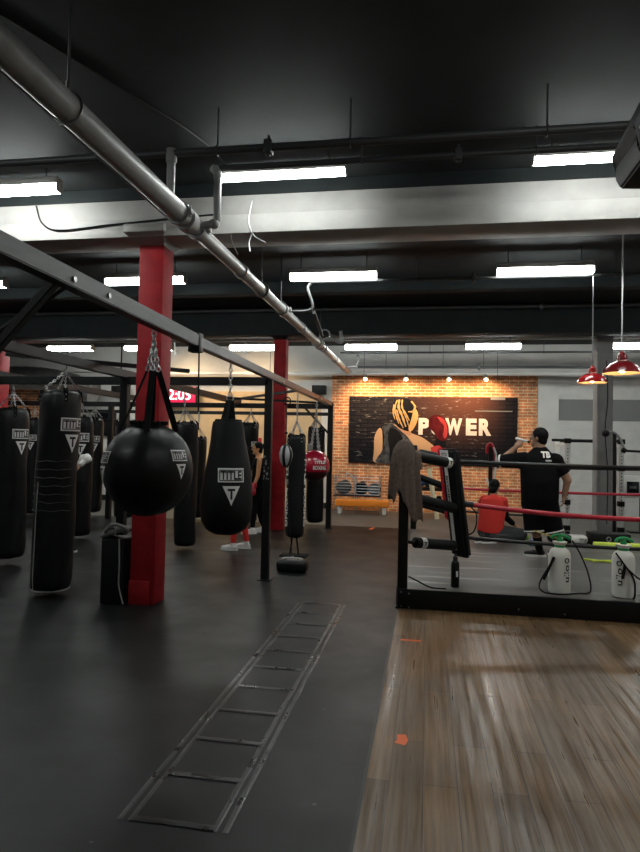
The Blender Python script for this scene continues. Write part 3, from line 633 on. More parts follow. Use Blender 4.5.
for y in (Y1, Y2): rbeam('cross_beam', (-9.5, y, RZ - .05), (RX[0], y, RZ - .05), m='steel')
rbeam('cross_beam', (-9.5, 14.4, RZ - .1), (-2.2, 14.4, RZ - .1), .06, .08, 'steel')
rbeam('diagonal_brace', (-4.6, 6.2, RZ + .12), (-2.9, 7.3, RZ + .06), .05, .05, 'steel')
rbeam('diagonal_brace', (-3.5, 11., RZ - .02), (RX[0], 9.2, RZ), .04, .04, 'steel')
rbeam('diagonal_brace', (-3.5, 10.6, RZ - .02), (RX[0], 12.1, RZ), .04, .04, 'steel')
rbeam('knee_brace', (RX[0], 3.0, RZ + .06), (RX[0] - .95, 3.05, RZ - .9), .05, .05)
rbeam('knee_brace', (RX[0], 3.1, RZ + .05), (RX[0] - 1.1, 3.5, RZ - .37), .03, .03)
rbeam('knee_brace', (RX[0], Y2, RZ - .62), (RX[0] - .55, Y2, RZ - .05), .04, .04, 'steel')
rbeam('post', (RX[0], Y1, 0), (RX[0], Y1, RZ - .03), .09, .09, 'steel')
rbeam('post', (RX[0], Y2, 0), (RX[0], Y2, RZ + .03), .1, .1, 'steel')
rbeam('post', (RX[1], Y1, 0), (RX[1], Y1, RZ - .03), .1, .1, 'steel')
rbeam('post', (-9.5, Y1, 0), (-9.5, Y1, RZ), .1, .1, 'steel')
rbeam('post', (-6.6, Y2, 0), (-6.6, Y2, RZ), .1, .1, 'steel')
b = nb()
for x, y in ((RX[0], Y1), (RX[0], Y2), (RX[1], Y1)): b = nb(); box(b, x - .08, x + .08, y - .08, y + .08, 0, .012, .004); obj('base_plate', b, M['steel'], rig)
# peeled sticker on the front post
b = nb()
for k in range(14):
    z = 1.2 + random.uniform(0, .35); x = RX[0] + random.uniform(-.035, .035); s = random.uniform(.006, .016)
    vs = [b.verts.new((x + s * math.cos(a), Y1 - .0465, z + 1.6 * s * math.sin(a))) for a in (0, 1.4, 2.9, 4.4)]; b.faces.new(vs)
obj('sticker_scraps', b, M['greyplastic'], rig, recalc=False)
b = nb(); tube(b, [(RX[0] + .02, 4.98, RZ), (RX[0] + .02, 5.0, 1.9)], .007, 6); obj('hanging_strap', b, M['web'], rig)
for x, y in ((-2.12, 10.2),):
    pass

# ------------------------------------------------------------------ punching bags
def r_at(prof, z):
    for (r0, z0), (r1, z1) in zip(prof, prof[1:]):
        if z0 <= z <= z1 and z1 > z0: return r0 + (r1 - r0) * (z - z0) / (z1 - z0)
    return prof[-1][0]
def logo(bag, f, s):
    """white framed rectangle above a white triangle, both with black letters; f maps (u, v, layer)"""
    w, h = .23 * s, .125 * s
    wb, ib = nb(), nb()
    put(wb, grid2d(-w / 2, w / 2, -h / 2, h / 2, 12, 3), lambda x, y: f(x, y, 1))
    put(wb, tri2d(.15 * s, .17 * s), lambda x, y: f(x, y, 1), 0, -.18 * s)
    a = .013 * s; c = .008 * s
    for x0, x1, y0, y1 in ((-w / 2 + a, w / 2 - a, h / 2 - a - c, h / 2 - a), (-w / 2 + a, w / 2 - a, -h / 2 + a, -h / 2 + a + c)):
        put(ib, grid2d(x0, x1, y0, y1, 12, 1), lambda x, y: f(x, y, 2))
    for x0, x1 in ((-w / 2 + a, -w / 2 + a + c), (w / 2 - a - c, w / 2 - a)):
        put(ib, grid2d(x0, x1, -h / 2 + a, h / 2 - a, 1, 3), lambda x, y: f(x, y, 2))
    key = ('TITLE', round(s, 2))
    if key not in TXT: TXT[key] = text2d('TITLE', h * .62, w * .78, bold=.03, cut=.02 * s)
    put(ib, TXT[key], lambda x, y: f(x, y, 2))
    key = ('T', round(s, 2))
    if key not in TXT: TXT[key] = text2d('T', .095 * s, .062 * s, bold=.04, cut=.02 * s)
    put(ib, TXT[key], lambda x, y: f(x, y, 2), 0, -.165 * s)
    p = obj('logo_patch', wb, M['logo_white'], bag, recalc=False)
    obj('logo_lettering', ib, M['ink'], p, recalc=False)

def bag(name, lab, x, y, zt, zb, r, top, shape='heavy', logos=(), m='vinyl', lean=(0, 0), group='hanging black punching bags', hung=None, seams=0, piping=False):
    H = zt - zb; hx, hy = hung or (x, y)
    t = thing(name, lab, 'punching bag', (x, y, zb), group)
    if shape == 'heavy':
        prof = [(0, 0), (r * .6, .004), (r * .86, .02), (r * .97, .055), (r, .12), (r * 1.01, H * .3), (r * .995, H * .6), (r * 1.0, H - .16), (r * .97, H - .07), (r * .86, H - .025), (r * .6, H), (0, H + .004)]
    elif shape == 'tear':
        prof = [(0, 0), (r * .45, .008), (r * .75, .05), (r * .93, .13), (r, .26), (r * .985, .4), (r * .9, .58), (r * .77, .76), (r * .66, .92), (r * .6, H - .06), (r * .55, H - .01), (r * .3, H), (0, H)]
    else:
        prof = []
        for i in range(25):
            a = -PI / 2 + PI * i / 24; z = H / 2 + H / 2 * math.sin(a); prof.append((max(0, r * math.cos(a)) if 0 < i < 24 else 0, z))
        prof = [p for p in prof if p[1] <= H * .965] + [(r * .34, H * .968), (r * .3, H * .985), (0, H * .985)]
    P = lambda p: V((p.x + lean[0] * (p.z - zb) / H, p.y + lean[1] * (p.z - zb) / H, p.z))
    # refine the profile so that creases and dents can show
    fine = []
    for (r0, z0), (r1, z1) in zip(prof, prof[1:]):
        n = max(1, int((z1 - z0) / .08))
        for k in range(n): fine.append((r0 + (r1 - r0) * k / n, z0 + (z1 - z0) * k / n))
    fine.append(prof[-1])
    ph = random.uniform(0, 6)
    def warp(p, a):
        z = p.z - zb; d = .006 * math.sin(3 * a + ph + 4 * z) + .004 * math.sin(5 * a - 9 * z)
        if shape == 'ball': d += .007 * abs(math.sin(4 * a + .6)) + .004 * math.sin(23 * z + 5 * a) * abs(math.cos(4 * a + .6)) ** 3
        return P(V((p.x + d * math.cos(a), p.y + d * math.sin(a), p.z)))
    bm = nb(); lathe(bm, fine, (x, y, zb), 40, warp=warp); obj('bag_body', bm, M[m], t, angle=60)
    tc = P(V((x, y, zt)))
    rt_ = r * (.8 if shape == 'heavy' else .45 if shape == 'tear' else .3)
    if shape == 'heavy':
        sw = V((hx, hy, zt + .2)); bm = nb()
        for k in range(4):
            a = PI / 4 + k * PI / 2; e = tc + V((rt_ * math.cos(a), rt_ * math.sin(a), .015)); chain(bm, e, sw, .035, .0045)
        chain(bm, sw, (hx, hy, top), .045, .0055); obj('chain', bm, M['chain'], t)
        for k in range(4):
            bm = nb(); a = PI / 4 + k * PI / 2; d = V((math.cos(a), math.sin(a), 0)); s = V((-d.y, d.x, 0)); q = tc + d * (r * 1.004) + V((0, 0, -.12))
            beam(bm, q, tc + d * (r * .93) + V((0, 0, -.005)), .05, .008, 0); beam(bm, tc + d * (r * .93) + V((0, 0, -.005)), tc + d * rt_ + V((0, 0, .02)), .05, .008, 0); st_ = obj('hanging_strap', bm, M['web'], t)
            for dz in (-.1, -.05): bm = nb(); ball(bm, tc + d * (r * 1.004 + .004) + V((0, 0, dz)), .007, 1); obj('rivet', bm, M['chain'], st_)
    elif shape == 'tear':
        for s in (-1, 1):
            bm = nb(); beam(bm, tc + V((s * r * .25, -.02, -.06)), (hx + s * .012, hy, zt + .2), .05, .012, .002); obj('hanging_strap', bm, M['web'], t)
            bm = nb(); beam(bm, tc + V((0, s * r * .4, -.06)), (hx, hy + s * .012, zt + .2), .05, .012, .002); obj('hanging_strap', bm, M['web'], t)
        bm = nb(); torus(bm, (hx, hy, zt + .22), .035, .007, (1, 0, 0), (0, 0, 1), 16, 6); chain(bm, (hx, hy, zt + .24), (hx, hy, top), .05, .006); obj('chain', bm, M['chain'], t)
        bm = nb(); lathe(bm, [(r * .5, -.03), (r * .53, -.01), (r * .5, .012), (r * .4, .014)], tc, 32); obj('collar', bm, M['web'], t)
    else:
        sw = V((hx, hy, zt + .42))
        for k in range(4):
            bm = nb(); a = .35 + k * PI / 2; d = V((math.cos(a), math.sin(a), 0))
            beam(bm, tc + d * r * .62 + V((0, 0, -.06)), sw + d * .04 + V((0, 0, -.04)), .045, .01, .002); obj('hanging_strap', bm, M['web'], t)
        bm = nb()
        for k in range(4):
            a = .35 + k * PI / 2; d = V((math.cos(a), math.sin(a), 0)); chain(bm, sw + d * .04 + V((0, 0, -.04)), (hx, hy, zt + .58), .045, .006)
        chain(bm, (hx, hy, zt + .56), (hx, hy, top), .05, .0065); obj('chain', bm, M['chain'], t)
        bm = nb(); lathe(bm, [(r * .36, -.03), (r * .4, -.02), (r * .38, .012), (r * .3, .012)], tc, 32)
        for k in range(22):
            a = 2 * PI * k / 22; ball(bm, tc + V((r * .39 * math.cos(a), r * .39 * math.sin(a), .004)), .016, 1)
        obj('laced_collar', bm, M['web'], t)
    for phi, z, s in logos:
        a0 = math.radians(phi)
        def f(u, v, lay, a0=a0, z=z):
            zz = z + v; rr = r_at(prof, zz - zb); aa = a0 + u / max(rr, .05); q = V((x + (rr + .008 + .0035 * lay) * math.cos(aa), y + (rr + .008 + .0035 * lay) * math.sin(aa), zz))
            return P(q)
        logo(t, f, s)
    if piping:
        bm = nb(); a = math.radians(-112)
        tube(bm, [P(V((x + (r_at(prof, z) + .009) * math.cos(a), y + (r_at(prof, z) + .009) * math.sin(a), zb + z))) for z in [.05 + k * .1 for k in range(12)]], .005, 6); obj('piping', bm, M['greyplastic'], t)
        bm = nb(); 
        for k in range(7):
            z = .86 + k * .085; tube(bm, [P(V((x + (r_at(prof, z) + .008) * math.cos(q), y + (r_at(prof, z) + .008) * math.sin(q), zb + z + .006 * math.sin(7 * q + k)))) for q in [math.radians(d) for d in range(-165, -14, 10)]], .003, 5)
        obj('crease_stitching', bm, mat('worn_vinyl_edge', (.04, .04, .04), .6), t)
        bm = nb(); torus(bm, (x, y, zb + .03), r * .93, .008, (1, 0, 0), (0, 1, 0), 32, 6); obj('bottom_piping', bm, M['greyplastic'], t)
    return t

XB = RZ - .09      # underside of the cross beams
bag('heavy_bag', 'black heavy bag cut by the left edge, white logo patch on its right side', -5.37, Y1, 2.04, .09, .2, XB, logos=((-20, 1.7, 1.),))
bag('heavy_bag', 'long black heavy bag with logo patch hanging closest at left, almost touching the floor', -3.905, 6.1, 2.16, .045, .205, RZ - .07, logos=((-19, 1.80, 1.1),), lean=(.055, 0), hung=(-3.81, 6.1), piping=True)
bag('heavy_bag', 'black heavy bag right behind the long closest bag, gloved fist on its left side', -5.68, 9.6, 2.03, .06, .2, RZ - .07, logos=((-60, 1.68, 1.15),), hung=(RX[2], 9.6))
bag('heavy_bag', 'black heavy bag partly hidden behind the bag with the gloved fist, to its right', -6.97, 12.3, 2.1, .12, .19, XB, logos=((-60, 1.66, 1.),))
bag('heavy_bag', 'narrow black heavy bag seen in the gap between the two leftmost bags', -8.37, 12.3, 2.08, .05, .2, XB, logos=((-75, 1.66, 1.),))
bag('wrecking_ball_bag', 'large round black ball-shaped punching bag on four straps in front of the red column', -2.0, 4.28, 1.775, 1.105, .315, RZ, 'ball', logos=((-20, 1.55, .62), (-134, 1.53, .66)), hung=(-1.98, 4.28))
bag('teardrop_bag', 'black teardrop-shaped bag with large white logo patch, right of the red column', -1.93, 5.9, 1.86, .755, .255, RZ - .03, 'tear', logos=((-62, 1.34, 1.06),), m='vinyl2', hung=(RX[0], 5.9))
bag('heavy_bag', 'plain black heavy bag hanging between the round ball bag and the teardrop bag', -3.66, 9.2, 1.95, .05, .165, RZ - .07, hung=(-3.72, 9.2))
bag('heavy_bag', 'black heavy bag, only its top showing above the left of the round ball bag', -5.6, 11.0, 2.02, .2, .18, RZ - .07, hung=(RX[2], 11.0))
bag('heavy_bag', 'dark heavy bag in the back row just left of the teardrop bag', -4.66, 12.3, 1.75, .1, .17, XB)
bag('heavy_bag', 'black heavy bag with pale side patches between the teardrop bag and the front rig post', -3.55, 12.3, 2.06, .05, .17, XB, logos=((-155, 1.62, .85), (-35, 1.62, .85)))
tb = bag('heavy_bag', 'slim black bag with vertical white BOXING lettering, right of the farther red column', RX[0], 9.1, 1.78, .27, .138, RZ - .05, 'heavy', m='vinyl2')
def vert_text(root, s, x, y, r, a0, z0, h, L):
    sh = text2d(s, h, L, bold=.03, cut=.03); bm = nb()
    # letters run down the bag's height
    def f(u, v):
        a = a0 + v / r; return V((x + (r + .009) * math.cos(a), y + (r + .009) * math.sin(a), z0 - u))
    put(bm, sh, f); obj('side_lettering', bm, M['logo_white'], root, recalc=False)
for a_ in (-140, -8):
    vert_text(tb, 'TITLE', RX[0], 9.1, .138, math.radians(a_), 1.26, .065, .42)
    vert_text(tb, 'BOXING', RX[0], 9.1, .138, math.radians(a_), .72, .065, .56)
b = nb()
for dx in (-.05, .05): tube(b, [(RX[0] + dx * .6, 9.1, .285), (RX[0] + dx * 1.3, 9.1, .02)], .012, 6)
box(b, RX[0] - .2, RX[0] + .2, 8.98, 9.22, .0, .025, .008); obj('floor_anchor', b, M['web'], tb)
bag('heavy_bag', 'black heavy bag behind the red ball bag, next to the far rig post', -2.2, 12.3, 1.98, .1, .17, XB, logos=((-150, 1.6, .85),))
# red ball bag
t = thing('uppercut_ball_bag', 'glossy red and black round punching bag on chains by the far rig post', 'punching bag', (RX[0] - .02, 10.75, 1.03))
rc = V((RX[0] - .02, 10.75, 1.28))
b = nb(); lathe(b, [(.262 * math.cos(a), .272 * math.sin(a)) if abs(a) < 1.57 else (0, .272 * math.sin(a)) for a in [-PI / 2 + PI * k / 20 for k in range(21)]], rc, 36); obj('bag_body', b, M['redball'], t)
b = nb(); lathe(b, [(.266 * math.cos(a) if a > -1.57 else 0, .276 * math.sin(a)) for a in [-PI / 2 + PI * k / 24 for k in range(0, 10)]], rc, 36)
fs = [f for f in b.faces if len(f.verts) > 4]; bmesh.ops.delete(b, geom=fs, context='FACES'); obj('black_base', b, M['maroon'], t)
def fb(u, v, R=.27):
    a = math.radians(-60) + u / R; e = v / R; return rc + V((R * math.cos(a) * math.cos(e), R * math.sin(a) * math.cos(e), R * 1.04 * math.sin(e)))
b = nb()
for s, dy, h, w in (('TITLE', .06, .05, .2), ('BOXING', -.03, .07, .24)): put(b, text2d(s, h, w, .02, cut=.02), fb, 0, dy)
obj('lettering', b, M['logo_white'], t, recalc=False)
for k in range(4):
    b = nb(); a = PI / 4 + k * PI / 2; chain(b, rc + V((.1 * math.cos(a), .1 * math.sin(a), .25)), rc + V((.025 * math.cos(a), .025 * math.sin(a), .72)), .045, .006); obj('chain', b, M['chain'], t)
b = nb(); chain(b, rc + V((0, 0, .72)), (RX[0], 10.75, RZ - .03), .05, .007); obj('chain', b, M['chain'], t)
# double end bag
t = thing('double_end_bag', 'small silver and black oval striking ball on cords, beside the slim lettered bag', 'punching bag', (RX[0], 8.1, .06))
dc = V((-1.85, 8.1, 1.49))
b = nb(); lathe(b, [(0, -.155), (.03, -.145), (.065, -.09), (.085, -.02), (.086, .03), (.07, .095), (.035, .145), (0, .155)], dc, 32); obj('ball_body', b, M['vinyl'], t)
for a in (-1.1, -2.3, .2, 1.6, 3.):
    b = nb(); rows = []
    for z in [-.13 + .02 * k for k in range(14)]:
        rr = r_at([(0, -.155), (.03, -.145), (.065, -.09), (.085, -.02), (.086, .03), (.07, .095), (.035, .145), (0, .155)], z) + .003
        hw = .38 * (1 - (z / .15) ** 2) ** .5
        rows.append([b.verts.new(dc + V((rr * math.cos(a + q * hw), rr * math.sin(a + q * hw), z))) for q in (-1, -.5, 0, .5, 1)])
    for p, q in zip(rows, rows[1:]):
        for i in range(4): b.faces.new((p[i], p[i + 1], q[i + 1], q[i]))
    obj('silver_panel', b, M['silver'], t)
b = nb(); tube(b, [dc + V((0, 0, .15)), dc + V((0, 0, .5))], .006, 6); tube(b, [dc + V((0, 0, .5)), (RX[0] + .04, 8.1, RZ - .04)], .008, 6); torus(b, dc + V((0, 0, .72)), .05, .01, (1, 0, 0), (0, 0, 1), 14, 6); ball(b, dc + V((0, 0, .3)), .02, 2); obj('upper_cord', b, M['steel'], t)
b = nb(); tube(b, [dc - V((0, 0, .15)), (-1.72, 8.05, .12)], .005, 6); obj('lower_cord', b, M['steel'], t)
t = thing('floor_weight_bag', 'black low round-ended weight bag with white print lying on the mat', 'weight bag', (-1.71, 8.02, 0))
b = nb(); box(b, -1.91, -1.51, 7.9, 8.14, .0, .15, .055, 4); obj('bag_body', b, M['vinyl'], t)
b = nb(); put(b, text2d('TITLE', .05, .2, .02), lambda x, y: V((-1.69 + x, 8.0 + y, .1525))); obj('lettering', b, M['logo_white'], t, recalc=False)
b = nb(); tube(b, bez([(-1.85, 8.02, .15), (-1.8, 8.02, .17), (-1.62, 8.02, .17), (-1.57, 8.02, .15)]), .01, 6); torus(b, (-1.72, 8.05, .165), .02, .005, (1, 0, 0), (0, 0, 1), 12, 5); obj('handle', b, M['chain'], t)

# black pedestal box with cloth and strap
t = thing('equipment_box', 'tall narrow black padded box standing against the left of the nearest red column', 'box', (-3.12, 6.02, 0))
b = nb(); box(b, -3.235, -2.99, 5.9, 6.15, 0, .66, .02, 3); obj('box_body', b, M['vinyl2'], t)
b = nb(); tube(b, bez([(-3.03, 5.885, .66), (-3.02, 5.885, .4), (-3.02, 5.885, .2), (-2.96, 5.87, .02)]), .007, 6); obj('strap', b, M['greyplastic'], t)
b = nb()
for k, (x0, x1, y0, y1, z, tl) in enumerate(((-3.26, -3.04, 5.9, 6.12, .685, .35), (-3.16, -2.98, 5.92, 6.12, .72, -.2))):
    c = V(((x0 + x1) / 2, (y0 + y1) / 2, z + .02)); box(b, x0, x1, y0, y1, z, z + .05, .02, 3, rot=Euler((0, -tl if k == 0 else -tl * .5, .2 * k)).to_matrix())
tube(b, bez([(-3.2, 5.9, .72), (-3.1, 5.89, .8), (-3.0, 5.9, .78), (-2.97, 5.95, .72)]), .018, 8)
tag(obj('hand_wrap_bundle', b, mat('grey_wrap_cloth', (.16, .16, .155), .9, noise=.3, nscale=25, bump=.4, bscale=50), loc=(-3.12, 6.02, .68)), 'grey crumpled hand wraps lying on top of the tall black box', 'hand wraps')
# small kick pads leaning at the foot of the red column
b = nb(); box(b, -2.952, -2.73, 5.955, 5.974, .0, .24, .004); tag(obj('column_base_guard', b, M['red'], loc=(-2.84, 5.965, 0)), 'red painted steel guard around the foot of the nearest red column', 'guard')

# ------------------------------------------------------------------ floor ladder of glossy tape
t = thing('agility_ladder', 'long agility ladder of shiny black tape stuck on the mat', 'agility ladder', (-1.06, 4.5, 0))
def strip(name, x0, y0, x1, y1, w, wob=.006, z=.002):
    bm = nb(); n = 24; d = V((x1 - x0, y1 - y0, 0)).normalized(); s = V((-d.y, d.x, 0)); rows = []
    for i in range(n + 1):
        p = V((x0, y0, 0)).lerp(V((x1, y1, 0)), i / n); a = w / 2 + random.uniform(-wob, wob) * .4; e = random.uniform(-wob, wob) * .6
        rows.append([bm.verts.new((p + s * (q * a + e)).to_3d() + V((0, 0, z + h))) for q, h in ((-1, 0), (-.8, .0006), (.8, .0007), (1, 0))])
    for p, q in zip(rows, rows[1:]):
        for i in range(3): bm.faces.new((p[i], p[i + 1], q[i + 1], q[i]))
    return obj(name, bm, M['gloss_tape'], t, angle=80)
for s, x in ((-1, -1.275), (1, -.845)):
    for k in (-1, 1): strip('rail', x + k * .024, 2.6, x + k * .023, 6.48, .027, .003)
ys = [2.62 + .385 * k for k in range(11)]
for y in ys: strip('rung', -1.25, y, -.87, y, .036, .003, z=.0045)
# orange tape marks
b = nb(); box(b, -.205, -.035, 5.42, 5.455, .005, .0065); tag(obj('tape_mark', b, M['tape'], loc=(-.12, 5.44, .005)), 'orange tape strip on the wooden floor near the ring corner', 'tape mark')
b = nb()
vs = [b.verts.new(p) for p in ((-.16, 3.56, .0065), (-.1, 3.54, .0065), (-.085, 3.6, .0065), (-.1, 3.67, .0065), (-.15, 3.66, .0065), (-.145, 3.6, .0065))]; f = b.faces.new(vs)
r_ = bmesh.ops.extrude_face_region(b, geom=[f]); bmesh.ops.translate(b, vec=(0, 0, -.001), verts=[v for v in r_['geom'] if isinstance(v, bmesh.types.BMVert)])
tag(obj('tape_mark', b, M['tape'], loc=(-.12, 3.6, .005)), 'torn orange tape scrap on the wooden floor nearest the viewer', 'tape mark')
b = nb(); box(b, -1.1, -1.04, 12.35, 12.85, .0, .002, rot=Euler((0, 0, -.12)).to_matrix()); box(b, -1.2, -1.0, 12.8, 12.88, .0, .0022); tag(obj('tape_mark', b, M['tape'], loc=(-1.08, 12.6, 0)), 'orange tape mark on the dark mat in front of the low orange bench', 'tape mark')

# ------------------------------------------------------------------ black speaker hung from the ceiling at the right edge
t = thing('ceiling_speaker', 'black angular loudspeaker hung from the ceiling, cut by the right edge', 'loudspeaker', (1.02, 3.0, 3.1))
b = nb()
pr = [(.935, 3.23), (.872, 3.1), (.9, 3.06), (.895, 3.0), (.92, 2.95), (1.26, 2.93), (1.26, 3.5), (1.06, 3.5)][::-1]
va = [b.verts.new((x, 2.95, z)) for x, z in pr]; vb = [b.verts.new((x, 3.3, z)) for x, z in pr]
b.faces.new(va[::-1]); b.faces.new(vb)
for i in range(len(pr)): b.faces.new((va[i], va[(i + 1) % len(pr)], vb[(i + 1) % len(pr)], vb[i]))
bmesh.ops.bevel(b, geom=b.edges[:], offset=.008, segments=2, affect='EDGES'); obj('cabinet', b, M['vinyl2'], t)
b = nb(); beam(b, (.9, 2.945, 3.08), (1.03, 2.945, 3.34), .008, .008); obj('grille_rim', b, M['greyplastic'], t)
b = nb(); cyl(b, (1.1, 3.05, 3.44), (1.1, 3.05, ZC), .02, n=10); box(b, 1.02, 1.18, 2.98, 3.12, ZC - .015, ZC, .004); obj('mount', b, M['steel'], t)

# ------------------------------------------------------------------ boxing ring
ring = thing('boxing_ring', 'low boxing ring with grey canvas, black apron and black and red ropes', 'boxing ring', (-.24, 6.5, 0))
GX0, GX1, GY0, GY1, GZ = -.27, 4.65, 6.5, 11.3, .2
b = nb(); box(b, GX0 + .02, GX1 - .02, GY0 + .03, GY1 - .03, 0, GZ - .015); obj('platform', b, M['steel'], ring)
b = nb(); box(b, GX0, GX1, GY0, GY1, GZ - .015, GZ, .004); obj('canvas_floor', b, M['canvas'], ring)
b = nb(); box(b, GX0 - .015, GX1, GY0 - .03, GY0 + .02, 0.006, GZ + .004, .012); obj('front_apron', b, M['steel'], ring)
b = nb(); box(b, GX0 - .03, GX0 + .01, GY0 + .02, GY1, 0, GZ + .004, .012); obj('side_apron', b, M['steel'], ring)
for x, z in ((-.25, .03), (-.17, .02), (-.25, .17), (-.17, .16), (.9, .07), (1.33, .05), (2.1, .06), (2.9, .06)):
    bm = nb(); ball(bm, (x, GY0 - .03, z), .009, 1); obj('bolt', bm, M['chain'], ring)
b = nb(); tube(b, bez([(-.18, 6.62, .3), (-.08, 6.6, .26), (.05, 6.58, .21), (.2, 6.57, .21)]), .008, 6); obj('apron_cord', b, M['web'], ring)
corners = [(-.24, 6.54, 1, 1), (GX1 - .04, 6.54, -1, 1), (-.24, 11.24, 1, -1), (GX1 - .04, 11.24, -1, -1)]
padtop = {}
for k, (x, y, sx, sy) in enumerate(corners):
    bm = nb(); box(bm, x - .05, x + .05, y - .05, y + .05, 0, 1.67, .015); p = obj('corner_post', bm, M['steel'], ring)
    bm = nb(); box(bm, x - .065, x + .065, y - .065, y + .065, .0, .02, .004); obj('base_plate', bm, M['steel'], p)
    d = V((sx, sy, 0)).normalized()
    bot = V((x + sx * .62, y + sy * .57, .45)); top = V((x + sx * .47, y + sy * .55, 1.63))
    padtop[k] = (bot, top)
    # leaning corner cushion
    ax = (top - bot).normalized(); wd = V((sx, -sy, 0)).normalized(); th = ax.cross(wd).normalized()
    if th.dot(d) > 0: th = -th        # th points back to the post
    t = bmesh.new(); bmesh.ops.create_cube(t, size=1.); bmesh.ops.scale(t, vec=(.24 if k != 2 else .2, .1, (top - bot).length), verts=t.verts)
    bmesh.ops.bevel(t, geom=t.edges[:], offset=.03, segments=3, affect='EDGES')
    m4 = Matrix((wd, th, ax)).transposed().to_4x4(); m4.translation = (bot + top) / 2; bmesh.ops.transform(t, matrix=m4, verts=t.verts)
    bm = nb(); merge(bm, t); p = obj('corner_pad', bm, M['redpad'] if k == 2 else M['vinyl2'], ring)
    p['label'] = 'red corner cushion' if k == 2 else 'black corner cushion'
    if k == 0:
        f = (bot + top) / 2 + th * .056; L = (top - bot).length
        wl = wd if wd.x > 0 else -wd; c = f - wl * .03
        bm = nb(); put(bm, grid2d(-.024, .024, -L / 2 + .08, L / 2 - .1, 1, 8), lambda u, v: c + wl * u + ax * v + th * .002)
        put(bm, grid2d(-.06, .06, L / 2 - .1, L / 2 - .01, 1, 1), lambda u, v: c + wl * u + ax * v + th * .006); q = obj('white_strip', bm, M['logo_white'], p, recalc=False)
        bm = nb(); put(bm, text2d('TITLE', .03, .085, .03), lambda u, v: c + wl * u + ax * (v + L / 2 - .055) + th * .009)
        put(bm, text2d('BOXING', .026, .36, .03), lambda u, v: c + wl * (v) + ax * (-u + .12) + th * .005); obj('strip_lettering', bm, M['ink'], p, recalc=False)
    if k == 2:
        f = (bot + top) / 2 - th * .054; wl = wd if wd.x > 0 else -wd; L = (top - bot).length
        bm = nb(); put(bm, text2d('TITLE', .1, 1.0, .03), lambda u, v: f + wl * (-v + .03) + ax * u - th * .002); obj('pad_lettering', bm, M['logo_white'], p, recalc=False)
    # turnbuckle wraps between post and cushion
    for zp, zc in ((1.56, 1.47), (1.13, .98), (.66, .58)):
        a = V((x + sx * .05, y + sy * .05, zp)); e = V((x + sx * (.5 if zp > 1.4 else .54), y + sy * .48, zc))
        bm = nb(); tube(bm, [a, a.lerp(e, .12), a.lerp(e, .14), a.lerp(e, .97), e], .05, 14, rs=[.018, .018, .056, .056, .04]); w_ = obj('turnbuckle_wrap', bm, M['vinyl2'], ring)
        if k == 0 and zp != 1.13:
            t0 = .83 if zp > 1 else .24
            bm = nb(); tube(bm, [a.lerp(e, t0), a.lerp(e, t0 + .1)], .0585, 14, caps=False); obj('wrap_label', bm, M['logo_white'], w_)
            bm = nb(); pc = a.lerp(e, t0 + .05); dd = (e - a).normalized(); ss = V((dd.y, -dd.x, 0)).normalized()
            put(bm, text2d('T', .04, .05, .04), lambda u, v: pc + ss * .062 + dd * u + V((0, 0, 1)) * v); obj('wrap_lettering', bm, M['ink'], w_, recalc=False)
def rope(a, e, m, r, sag=.05, lab=None):
    bm = nb(); tube(bm, hang_curve(a, e, sag, 20), r, 10); o = obj('rope', bm, m, ring)
    if lab: o['label'] = lab
def padpt(k, z, dx=0, dy=0):
    bo, to = padtop[k]; q = bo.lerp(to, (z - bo.z) / (to.z - bo.z)); return q + V((dx, dy, 0))
for ka, kb, dx, dy, front in ((0, 1, .1, 0, 1), (2, 3, .1, 0, 0), (0, 2, 0, .1, 0), (1, 3, 0, .1, 0)):
    s = -1
    def P2(z): return padpt(ka, z, dx, dy), padpt(kb, z, -dx, -dy)
    a, e = P2(1.49 if front else 1.37); rope(a, e, M['blackrope'], .024, .02, 'black top rope')
    a, e = P2(1.03 if front else .97); rope(a, e, M['redrope'], .026 if front else .022, .10 if front else .02, 'red middle rope')
    a, e = P2(.66 if front else .6); rope(a, e, M['blackrope'], .02, .04, 'black bottom rope')
    if front:
        bm = nb(); a, e = P2(1.03); tube(bm, [a - V((.04, 0, 0)), a + V((.09, 0, -.005))], .034, 12); chain(bm, a + V((-.1, 0, 0)), a + V((.05, 0, 0)), .06, .008); obj('turnbuckle', bm, M['steel2'], ring)
        bm = nb(); tube(bm, bez([a + V((-.02, 0, .02)), a + V((.12, .02, -.1)), a + V((.1, .02, -.3)), a + V((-.04, .02, -.36))]), .008, 6); obj('spacer_strap', bm, M['web'], ring)

